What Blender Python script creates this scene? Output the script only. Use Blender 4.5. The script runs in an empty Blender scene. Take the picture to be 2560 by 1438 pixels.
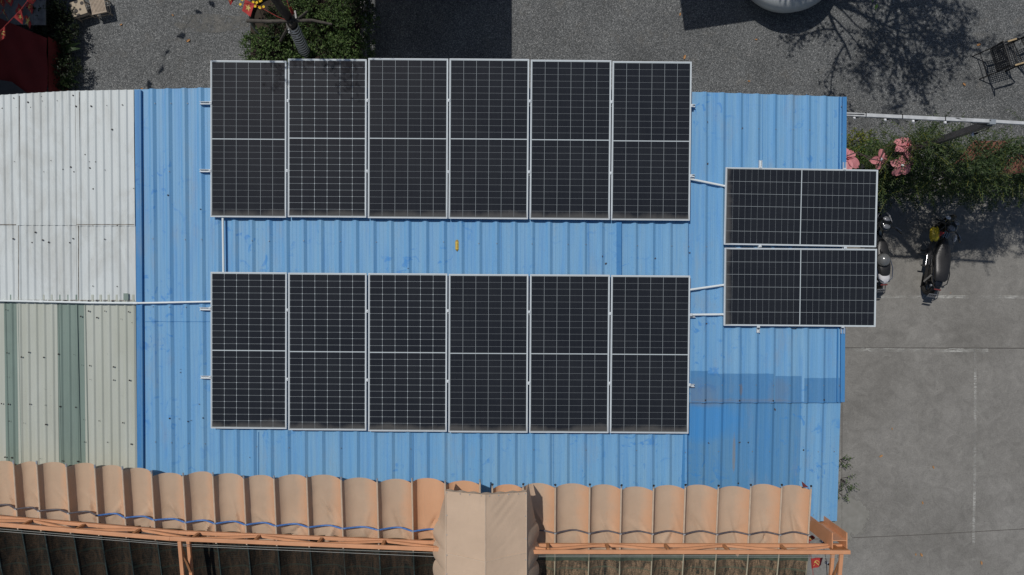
import bpy, math, random
from mathutils import Vector, Matrix, noise
random.seed(7)
R = math.radians
S = bpy.context.scene
COL = S.collection

# ------------------------------------------------------------------ camera, sky, sun
HC = 15.5            # camera height over the yard
F = 1707.0           # focal length in photo pixels (24 mm equivalent)
cam_d = bpy.data.cameras.new('camera'); cam = bpy.data.objects.new('camera', cam_d); COL.objects.link(cam)
cam.location = (0, 0, HC); cam.rotation_euler = (0, 0, 0)
cam_d.sensor_width = 36; cam_d.lens = 36 * F / 2560; cam_d.clip_end = 2000; cam_d.clip_start = 0.05
S.camera = cam
SUN_T = (0.35, -0.40)     # shadow offset per metre of height
el = math.atan(1 / math.hypot(*SUN_T))
w = bpy.data.worlds.new('World'); S.world = w; w.use_nodes = True
nt = w.node_tree; nt.nodes.clear()
sky = nt.nodes.new('ShaderNodeTexSky'); sky.sky_type = 'NISHITA'; sky.sun_disc = False
sky.sun_elevation = el; sky.sun_rotation = math.atan2(-SUN_T[0], -SUN_T[1]); sky.air_density = 1.0; sky.dust_density = 1.0
bg = nt.nodes.new('ShaderNodeBackground'); bg.inputs[1].default_value = 0.05
out = nt.nodes.new('ShaderNodeOutputWorld')
nt.links.new(sky.outputs[0], bg.inputs[0]); nt.links.new(bg.outputs[0], out.inputs[0])
sd = bpy.data.lights.new('sun', 'SUN'); sd.energy = 2.6; sd.angle = R(0.65); sd.color = (1.0, 0.955, 0.90)
sun = bpy.data.objects.new('sun', sd); COL.objects.link(sun)
sun.rotation_euler = Vector((SUN_T[0], SUN_T[1], -1)).to_track_quat('-Z', 'Y').to_euler()
S.view_settings.view_transform = 'Standard'; S.view_settings.look = 'None'
S.view_settings.exposure = 0.0; S.view_settings.gamma = 1.0; S.view_settings.use_curve_mapping = False

# ------------------------------------------------------------------ helpers
def P(px, py, z=0.0):
    D = HC - z
    return Vector(((px - 1280) * D / F, -(py - 719) * D / F, z))
RZ0, RS = 5.525, 0.018
def rz(y): return RZ0 + RS * y
def RP(px, py, h=0.0):
    v = py - 719; K = HC - RZ0 - h
    y = -v * K / (F - RS * v)
    z = rz(y) + h
    return Vector(((px - 1280) * (HC - z) / F, y, z))
def props(o, label=None, cat=None, group=None, kind=None):
    if label: o['label'] = label
    if cat: o['category'] = cat
    if group: o['group'] = group
    if kind: o['kind'] = kind
    return o
def thing(name, label, cat, loc=(0, 0, 0), rot=(0, 0, 0), group=None):
    o = bpy.data.objects.new(name, None); COL.objects.link(o)
    o.location = loc; o.rotation_euler = rot; o.empty_display_size = .1
    return props(o, label, cat, group)
def copy_tree(o, parent=None):
    c = o.copy(); COL.objects.link(c); c.parent = parent
    for ch in [x for x in bpy.data.objects if x.parent == o]: copy_tree(ch, c)
    return c
def frame_from(d, up=Vector((0, 0, 1))):
    d = d.normalized()
    if abs(d.dot(up)) > .98: up = Vector((0, 1, 0))
    s = d.cross(up).normalized(); u = s.cross(d).normalized()
    return s, u
class MB:
    def __init__(s): s.v = []; s.f = []; s.m = []; s.sm = False
    def add(s, vs, fs, mi=0):
        b = len(s.v); s.v += [tuple(x) for x in vs]
        for f in fs: s.f.append(tuple(i + b for i in f)); s.m.append(mi)
    def box(s, c, size, rot=None, mi=0):
        hx, hy, hz = size[0] / 2, size[1] / 2, size[2] / 2; c = Vector(c)
        vs = [Vector((x, y, z)) for x in (-hx, hx) for y in (-hy, hy) for z in (-hz, hz)]
        if rot is not None: vs = [rot @ v for v in vs]
        s.add([v + c for v in vs], [(0, 1, 3, 2), (4, 6, 7, 5), (0, 4, 5, 1), (2, 3, 7, 6), (0, 2, 6, 4), (1, 5, 7, 3)], mi); return s
    def bar(s, a, b, wd, ht, mi=0):
        a = Vector(a); b = Vector(b); sd_, up = frame_from(b - a)
        vs = [p + sd_ * x * wd / 2 + up * y * ht / 2 for p in (a, b) for x, y in ((-1, -1), (1, -1), (1, 1), (-1, 1))]
        s.add(vs, [(3, 2, 1, 0), (4, 5, 6, 7), (0, 1, 5, 4), (1, 2, 6, 5), (2, 3, 7, 6), (3, 0, 4, 7)], mi); return s
    def tube(s, pts, r, seg=8, mi=0, caps=True):
        pts = [Vector(p) for p in pts]; n = len(pts)
        rr = r if isinstance(r, (list, tuple)) else [r] * n
        vs = []
        for i, p in enumerate(pts):
            d = pts[min(i + 1, n - 1)] - pts[max(i - 1, 0)]
            if d.length < 1e-6: d = Vector((0, 0, 1))
            a, u = frame_from(d)
            for k in range(seg):
                t = 2 * math.pi * k / seg
                vs.append(p + (a * math.cos(t) + u * math.sin(t)) * rr[i])
        fs = [(i * seg + k, i * seg + (k + 1) % seg, (i + 1) * seg + (k + 1) % seg, (i + 1) * seg + k) for i in range(n - 1) for k in range(seg)]
        if caps: fs += [tuple(range(seg))[::-1], tuple((n - 1) * seg + k for k in range(seg))]
        s.add(vs, fs, mi); return s
    def lathe(s, prof, c=(0, 0, 0), seg=24, mi=0, M=None):
        c = Vector(c); vs = []
        for r, z in prof:
            for k in range(seg):
                t = 2 * math.pi * k / seg; q = Vector((r * math.cos(t), r * math.sin(t), z))
                if M is not None: q = M @ q
                vs.append(q + c)
        fs = [(i * seg + k, i * seg + (k + 1) % seg, (i + 1) * seg + (k + 1) % seg, (i + 1) * seg + k) for i in range(len(prof) - 1) for k in range(seg)]
        s.add(vs, fs, mi); return s
    def ball(s, c, rad, seg=14, rings=8, mi=0, M=None):
        rad = (rad,) * 3 if not isinstance(rad, (tuple, list)) else rad; c = Vector(c); vs = []
        for i in range(rings + 1):
            a = -math.pi / 2 + math.pi * i / rings
            for k in range(seg):
                t = 2 * math.pi * k / seg
                q = Vector((rad[0] * math.cos(a) * math.cos(t), rad[1] * math.cos(a) * math.sin(t), rad[2] * math.sin(a)))
                if M is not None: q = M @ q
                vs.append(q + c)
        fs = [(i * seg + k, i * seg + (k + 1) % seg, (i + 1) * seg + (k + 1) % seg, (i + 1) * seg + k) for i in range(rings) for k in range(seg)]
        s.add(vs, fs, mi); return s
    def loft(s, secs, mi=0, caps=True):
        """secs: list of equally long point rings"""
        n = len(secs[0]); vs = [p for sec in secs for p in sec]
        fs = [(i * n + k, i * n + (k + 1) % n, (i + 1) * n + (k + 1) % n, (i + 1) * n + k) for i in range(len(secs) - 1) for k in range(n)]
        if caps: fs += [tuple(range(n))[::-1], tuple((len(secs) - 1) * n + k for k in range(n))]
        s.add(vs, fs, mi); return s
    def grid(s, fn, nu, nv, mi=0):
        vs = [fn(i / nu, j / nv) for j in range(nv + 1) for i in range(nu + 1)]
        fs = [(j * (nu + 1) + i, j * (nu + 1) + i + 1, (j + 1) * (nu + 1) + i + 1, (j + 1) * (nu + 1) + i) for j in range(nv) for i in range(nu)]
        s.add(vs, fs, mi); return s
    def prism(s, poly, z0, z1, mi=0):
        n = len(poly)
        vs = [Vector((p[0], p[1], z0)) for p in poly] + [Vector((p[0], p[1], z1)) for p in poly]
        s.add(vs, [tuple(range(n))[::-1], tuple(range(n, 2 * n))] + [(k, (k + 1) % n, n + (k + 1) % n, n + k) for k in range(n)], mi); return s
    def build(s, name, mat, parent=None, smooth=False, bevel=0):
        me = bpy.data.meshes.new(name); me.from_pydata(s.v, [], s.f)
        mats = mat if isinstance(mat, (list, tuple)) else [mat]
        for m in mats: me.materials.append(m)
        if len(mats) > 1: me.polygons.foreach_set('material_index', s.m)
        if smooth:
            me.polygons.foreach_set('use_smooth', [True] * len(me.polygons))
            if hasattr(me, 'set_sharp_from_angle'): me.set_sharp_from_angle(angle=R(50))
        me.update()
        o = bpy.data.objects.new(name, me); COL.objects.link(o)
        if parent is not None: o.parent = parent
        if bevel:
            b = o.modifiers.new('b', 'BEVEL'); b.width = bevel; b.segments = 2; b.limit_method = 'ANGLE'
        return o

# ------------------------------------------------------------------ materials
class N:
    def __init__(s, name):
        s.m = bpy.data.materials.new(name); s.m.use_nodes = True; s.t = s.m.node_tree
        s.b = s.t.nodes['Principled BSDF']; s.tc = s.t.nodes.new('ShaderNodeTexCoord')
    def n(s, typ, **kw):
        x = s.t.nodes.new(typ)
        for k, v in kw.items(): setattr(x, k, v)
        return x
    def L(s, a, b): s.t.links.new(a, b)
    def mapping(s, scale=(1, 1, 1), src='Object', rot=(0, 0, 0)):
        m = s.n('ShaderNodeMapping'); m.inputs['Scale'].default_value = scale; m.inputs['Rotation'].default_value = rot
        s.L(s.tc.outputs[src], m.inputs[0]); return m.outputs[0]
    def noise(s, sc, detail=4, rough=.55, vec=None, dist=0):
        x = s.n('ShaderNodeTexNoise'); x.inputs['Scale'].default_value = sc; x.inputs['Detail'].default_value = detail
        x.inputs['Roughness'].default_value = rough; x.inputs['Distortion'].default_value = dist
        s.L(vec if vec is not None else s.tc.outputs['Object'], x.inputs['Vector']); return x.outputs['Fac']
    def ramp(s, fac, stops, interp='LINEAR'):
        r = s.n('ShaderNodeValToRGB'); e = r.color_ramp.elements; r.color_ramp.interpolation = interp
        while len(e) < len(stops): e.new(.5)
        for x, (p, c) in zip(e, stops):
            x.position = p; x.color = (c, c, c, 1) if isinstance(c, (int, float)) else (*c, 1)
        s.L(fac, r.inputs[0]); return r.outputs[0]
    def mix(s, fac, a, b, mode='MIX'):
        x = s.n('ShaderNodeMix', data_type='RGBA', blend_type=mode)
        for i, v in ((0, fac), (6, a), (7, b)):
            if isinstance(v, (int, float)): x.inputs[i].default_value = v if i == 0 else (v, v, v, 1)
            elif isinstance(v, tuple): x.inputs[i].default_value = (*v, 1)
            else: s.L(v, x.inputs[i])
        return x.outputs[2]
    def math(s, op, a, b=None, c=None):
        x = s.n('ShaderNodeMath', operation=op)
        for i, v in enumerate((a, b, c)):
            if v is None: continue
            if isinstance(v, (int, float)): x.inputs[i].default_value = v
            else: s.L(v, x.inputs[i])
        return x.outputs[0]
    def bump(s, h, strength=.3, dist=.01):
        x = s.n('ShaderNodeBump'); x.inputs['Strength'].default_value = strength; x.inputs['Distance'].default_value = dist
        s.L(h, x.inputs['Height']); s.L(x.outputs[0], s.b.inputs['Normal'])
    def color(s, c):
        if isinstance(c, tuple): s.b.inputs['Base Color'].default_value = (*c, 1)
        else: s.L(c, s.b.inputs['Base Color'])
    def set(s, rough=.5, metal=0, spec=None, coat=None):
        s.b.inputs['Roughness'].default_value = rough; s.b.inputs['Metallic'].default_value = metal
        if spec is not None: s.b.inputs['Specular IOR Level'].default_value = spec
        if coat is not None: s.b.inputs['Coat Weight'].default_value = coat; s.b.inputs['Coat Roughness'].default_value = .1
        return s.m
def simple(name, c, rough=.5, metal=0, var=.12, sc=9, bump=0, bsc=60, **kw):
    k = N(name); f = k.noise(sc, 5)
    lo = tuple(x * (1 - var) for x in c); hi = tuple(min(1, x * (1 + var)) for x in c)
    k.color(k.ramp(f, [(.3, lo), (.7, hi)]))
    if bump: k.bump(k.noise(bsc, 3), bump, .01)
    return k.set(rough, metal, **kw)

def gravel_mat():
    k = N('gravel')
    v = k.n('ShaderNodeTexVoronoi'); v.inputs['Scale'].default_value = 58; v.inputs['Randomness'].default_value = 1
    k.L(k.tc.outputs['Object'], v.inputs['Vector'])
    sep = k.n('ShaderNodeSeparateColor'); k.L(v.outputs['Color'], sep.inputs[0])
    stone = k.ramp(sep.outputs[0], [(0, (.090, .096, .098)), (.45, (.142, .149, .151)), (.85, (.200, .207, .208)), (1, (.34, .345, .34))])
    edge = k.ramp(v.outputs['Distance'], [(.30, 1.05), (.80, .50)])
    c = k.mix(1.0, stone, edge, 'MULTIPLY')
    big = k.ramp(k.noise(.7, 7, .68, dist=.7), [(.3, .80), (.7, 1.24)])
    c = k.mix(1.0, c, big, 'MULTIPLY')
    tan = k.ramp(k.noise(2.2, 6, .7), [(.56, 0.0), (.75, .38)])
    c = k.mix(tan, c, (.17, .155, .13))
    k.color(c)
    h = k.math('SUBTRACT', 1.0, v.outputs['Distance'])
    k.bump(h, .6, .02)
    return k.set(.85, 0, spec=.3)
def concrete_mat():
    k = N('concrete_ground')
    a = k.noise(.45, 8, .62, dist=.4); b = k.noise(3.2, 8, .7, dist=1.2); c3 = k.noise(38, 3, .6)
    base = k.ramp(a, [(.3, (.180, .174, .160)), (.52, (.224, .218, .202)), (.72, (.268, .261, .244))])
    base = k.mix(1.0, base, k.ramp(b, [(.3, .78), (.55, 1.0), (.7, 1.13)]), 'MULTIPLY')
    sw = k.noise(1, 6, .7, vec=k.mapping((9, .8, 1), rot=(0, 0, R(-14))), dist=.5)
    base = k.mix(k.ramp(sw, [(.58, 0.0), (.72, .30)]), base, (.29, .285, .26))
    dk = k.ramp(k.noise(.9, 7, .7, vec=k.mapping((1, 1.6, 1), rot=(0, 0, .5)), dist=1.5), [(.56, 0.0), (.7, .26)])
    base = k.mix(dk, base, (.13, .125, .115))
    base = k.mix(1.0, base, k.ramp(c3, [(.3, .86), (.7, 1.13)]), 'MULTIPLY')
    pale = k.ramp(k.noise(1.1, 9, .72, dist=2), [(.60, 0.0), (.68, .35), (.8, .5)])
    base = k.mix(pale, base, (.30, .30, .275))
    pit = k.ramp(k.noise(24, 2, .5), [(.68, 0.0), (.74, .55)])
    base = k.mix(pit, base, (.09, .085, .08))
    rust = k.ramp(k.noise(5.3, 3, .5), [(.735, 0.0), (.76, .55)])
    base = k.mix(rust, base, (.30, .17, .09))
    k.color(base); k.bump(b, .15, .01)
    return k.set(.85, 0, spec=.3)
def blue_mat(name, base, sat, pale, spots=()):
    k = N(name)
    st = k.mapping((7, .35, 1)); st2 = k.mapping((22, .8, 1))
    f = k.noise(1, 6, .6, vec=st); f2 = k.noise(1, 5, .6, vec=st2)
    c = k.mix(k.ramp(f, [(.3, 0.0), (.7, 1.0)]), base, pale)
    c = k.mix(k.ramp(f2, [(.47, 0.0), (.70, .42)]), c, sat)
    bl = k.ramp(k.noise(5.5, 5, .6, dist=1.4), [(.585, 0.0), (.64, .75)])
    ex = k.ramp(k.noise(.8, 2, .5), [(.4, 0.0), (.6, 1.0)])
    c = k.mix(k.math('MULTIPLY', bl, ex), c, sat)
    dirt = k.ramp(k.noise(1, 7, .7, vec=k.mapping((3.5, 1.1, 1))), [(.55, 0.0), (.8, .4)])
    c = k.mix(dirt, c, (.30, .31, .30))
    fl = k.ramp(k.noise(60, 2, .5), [(.2, .94), (.8, 1.05)])
    c = k.mix(1.0, c, fl, 'MULTIPLY')
    nz = k.noise(2.5, 6, .7, dist=.6)
    for kind_, x_, y_, rx_, ry_, am_, cc_ in spots:
        sx = k.n('ShaderNodeSeparateXYZ'); k.L(k.tc.outputs['Object'], sx.inputs[0])
        dx_ = k.math('POWER', k.math('ABSOLUTE', k.math('DIVIDE', k.math('SUBTRACT', sx.outputs[0], x_), rx_)), 2.0)
        dy_ = k.math('POWER', k.math('ABSOLUTE', k.math('DIVIDE', k.math('SUBTRACT', sx.outputs[1], y_), ry_)), 2.0)
        q_ = k.math('ADD', k.math('ADD', dx_, dy_), k.math('MULTIPLY', k.math('SUBTRACT', nz, .5), 1.6 if kind_ == 'paint' else 2.4))
        c = k.mix(k.ramp(q_, [(.25, am_), (1.0, 0.0)]), c, cc_)
    k.color(c); k.bump(k.noise(1, 4, .6, vec=k.mapping((14, 1.5, 1))), .12, .01)
    return k.set(.55, 0, spec=.35)
def white_mat(name, c0, c1, dirtc, amt=.5):
    k = N(name)
    f = k.noise(1, 6, .6, vec=k.mapping((6, .5, 1)))
    c = k.mix(k.ramp(f, [(.3, 0.0), (.7, 1.0)]), c0, c1)
    d = k.ramp(k.noise(1, 7, .7, vec=k.mapping((2.2, .9, 1)), dist=.5), [(.48, 0.0), (.75, amt)])
    c = k.mix(d, c, dirtc)
    sp = k.ramp(k.noise(21, 4, .7), [(.66, 0.0), (.72, .4)])
    c = k.mix(sp, c, tuple(x * .6 for x in dirtc))
    k.color(c); k.bump(k.noise(1, 4, .6, vec=k.mapping((14, 1.5, 1))), .12, .01)
    return k.set(.5, 0, spec=.35)
def panel_mat(name, colw, roww, diamond, frost=.0):
    k = N(name)
    sx = k.n('ShaderNodeSeparateXYZ'); k.L(k.tc.outputs['Object'], sx.inputs[0])
    X, Y = sx.outputs[0], sx.outputs[1]
    cw, ch = .1820, .0923
    def dist(v, off, per):
        u = k.math('DIVIDE', k.math('ADD', v, off), per)
        fr = k.math('FRACT', k.math('ADD', u, .5))
        return k.math('MULTIPLY', k.math('ABSOLUTE', k.math('SUBTRACT', fr, .5)), per)
    ay = k.math('ABSOLUTE', Y)
    dx = dist(X, .5460 + 100 * cw, cw); dy = dist(ay, -.006 + 100 * ch, ch)
    lc = k.math('LESS_THAN', dx, colw); lr = k.math('LESS_THAN', dy, roww)
    dm = k.math('LESS_THAN', k.math('ADD', dx, dy), diamond)
    mid = k.math('LESS_THAN', ay, .0065)
    out_ = k.math('MAXIMUM', k.math('GREATER_THAN', k.math('ABSOLUTE', X), .5460), k.math('GREATER_THAN', ay, 1.1136))
    bright = k.math('MAXIMUM', k.math('MAXIMUM', mid, out_), dm)
    line = k.math('MAXIMUM', k.math('MULTIPLY', lc, .75), k.math('MULTIPLY', lr, .62))
    allf = k.math('MAXIMUM', bright, line)
    # busbars: thin fine lines inside each cell
    bb = k.math('LESS_THAN', dist(X, .5460 + 100 * .0182 + .0091, .0182), .0007)
    cell = k.mix(k.ramp(k.noise(1.7, 3), [(.3, 0.0), (.7, 1.0)]), (.012, .0138, .0185), (.017, .019, .0235))
    cell = k.mix(k.math('MULTIPLY', bb, .4), cell, (.10, .115, .135))
    c = k.mix(allf, cell, (.50, .56, .58))
    # dust washed down to the lower edge and blown specks
    oi = k.n('ShaderNodeObjectInfo'); vo = k.n('ShaderNodeVectorMath', operation='ADD'); cb = k.n('ShaderNodeCombineXYZ')
    k.L(k.math('MULTIPLY', oi.outputs['Random'], 37.0), cb.inputs[0]); k.L(cb.outputs[0], vo.inputs[1]); k.L(k.mapping((1, .5, 1)), vo.inputs[0])
    dn = k.noise(2.0, 5, .6, vec=vo.outputs[0])
    dd = k.math('MULTIPLY', k.ramp(k.math('ADD', k.math('MULTIPLY', Y, -1), k.math('MULTIPLY', dn, .12)), [(0, 0.0), (1, 1.0)]), 1)
    lowd = k.math('SUBTRACT', k.math('ADD', k.math('MULTIPLY', Y, -1), k.math('MULTIPLY', dn, .30)), 1.175)
    lowd = k.math('MINIMUM', k.math('MAXIMUM', k.math('MULTIPLY', lowd, 7.0), 0.0), .5)
    c = k.mix(lowd, c, (.145, .140, .130))
    spk = k.ramp(k.noise(34, 2, .5), [(.76, 0.0), (.79, .4)])
    film = k.math('ADD', k.math('MULTIPLY', k.ramp(k.noise(.9, 5, .6), [(.3, 0.0), (.8, 1.0)]), .012), k.math('MULTIPLY', spk, .5))
    c = k.mix(film, c, (.30, .30, .28))
    k.color(c)
    k.set(.04, 0, spec=.38)
    return k.m
def fabric_mat(name, c, trans=.12, tone2=None):
    k = N(name)
    f = k.noise(2.2, 5, .6)
    col = k.ramp(f, [(.3, tuple(x * .93 for x in c)), (.7, tuple(min(1, x * 1.05) for x in c))])
    if tone2:
        at = k.n('ShaderNodeAttribute'); at.attribute_name = 'orange_tone'
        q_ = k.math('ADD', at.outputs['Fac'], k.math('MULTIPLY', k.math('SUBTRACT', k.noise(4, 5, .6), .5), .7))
        col = k.mix(k.ramp(q_, [(.2, 0.0), (.9, 1.0)]), col, tone2)
    st = k.ramp(k.noise(1, 6, .7, vec=k.mapping((9, 2, 3))), [(.60, 0.0), (.8, .3)])
    col = k.mix(st, col, tuple(x * .6 for x in c))
    k.color(col); k.bump(k.noise(7, 4, .55, dist=.6), .22, .03)
    k.set(.75, 0, spec=.2)
    if trans:
        tr = k.n('ShaderNodeBsdfTranslucent'); k.L(col, tr.inputs[0])
        mx = k.n('ShaderNodeMixShader'); mx.inputs[0].default_value = trans
        o = k.t.nodes['Material Output']; k.L(k.b.outputs[0], mx.inputs[1]); k.L(tr.outputs[0], mx.inputs[2]); k.L(mx.outputs[0], o.inputs[0])
    return k.m
def net_mat(name, c0, c1, thread):
    k = N(name)
    f = k.noise(1, 7, .75, vec=k.mapping((16, 3.5, 5)), dist=.8); g = k.noise(70, 3, .7)
    c = k.mix(k.ramp(f, [(.38, 0.0), (.64, 1.0)]), c0, c1)
    c = k.mix(1.0, c, k.ramp(g, [(.3, .35), (.7, 1.7)]), 'MULTIPLY')
    wv = k.n('ShaderNodeTexWave', wave_type='BANDS', bands_direction='Y'); wv.inputs['Scale'].default_value = 9; wv.inputs['Distortion'].default_value = 1.0
    k.L(k.tc.outputs['Object'], wv.inputs['Vector'])
    c = k.mix(k.ramp(wv.outputs['Fac'], [(.6, 0.0), (.95, .35)]), c, thread)
    w2 = k.n('ShaderNodeTexWave', wave_type='BANDS', bands_direction='Y'); w2.inputs['Scale'].default_value = 1.2; w2.inputs['Distortion'].default_value = 1.5
    k.L(k.tc.outputs['Object'], w2.inputs['Vector'])
    c = k.mix(k.ramp(w2.outputs['Fac'], [(.965, 0.0), (1, .6)]), c, thread)
    k.color(c); k.bump(g, .5, .01)
    return k.set(.9, 0, spec=.1)
def leaf_mat(name, a, b, c3, trans=.25):
    k = N(name)
    g = k.n('ShaderNodeNewGeometry')
    col = k.ramp(g.outputs['Random Per Island'], [(0, a), (.55, b), (1, c3)])
    k.color(col); k.set(.5, 0, spec=.3)
    tr = k.n('ShaderNodeBsdfTranslucent'); k.L(col, tr.inputs[0])
    mx = k.n('ShaderNodeMixShader'); mx.inputs[0].default_value = trans
    o = k.t.nodes['Material Output']; k.L(k.b.outputs[0], mx.inputs[1]); k.L(tr.outputs[0], mx.inputs[2]); k.L(mx.outputs[0], o.inputs[0])
    return k.m
def paint_mat():
    k = N('worn_white_paint')
    f = k.noise(1, 6, .75, vec=k.mapping((5, 40, 1)), dist=1)
    g = k.ramp(k.noise(1.6, 4, .6), [(.38, 0.0), (.6, 1.0)])
    al = k.math('MULTIPLY', k.ramp(f, [(.42, 0.0), (.55, .9)]), g)
    k.color((.50, .50, .47)); k.L(al, k.b.inputs['Alpha'])
    return k.set(.8)
def wrap_mat():
    k = N('striped_trunk_wrap')
    wv = k.n('ShaderNodeTexWave', wave_type='BANDS', bands_direction='Z'); wv.inputs['Scale'].default_value = 2.5; wv.inputs['Distortion'].default_value = .6
    k.L(k.tc.outputs['Object'], wv.inputs['Vector'])
    k.color(k.ramp(wv.outputs['Fac'], [(.45, (.02, .02, .02)), (.6, (.75, .76, .78))]))
    return k.set(.5)
def bark_mat(name, c):
    k = N(name); f = k.noise(1, 7, .7, vec=k.mapping((14, 14, 4)))
    k.color(k.ramp(f, [(.3, tuple(x * .5 for x in c)), (.7, tuple(x * 1.3 for x in c))])); k.bump(f, .7, .02)
    return k.set(.9)
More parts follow.
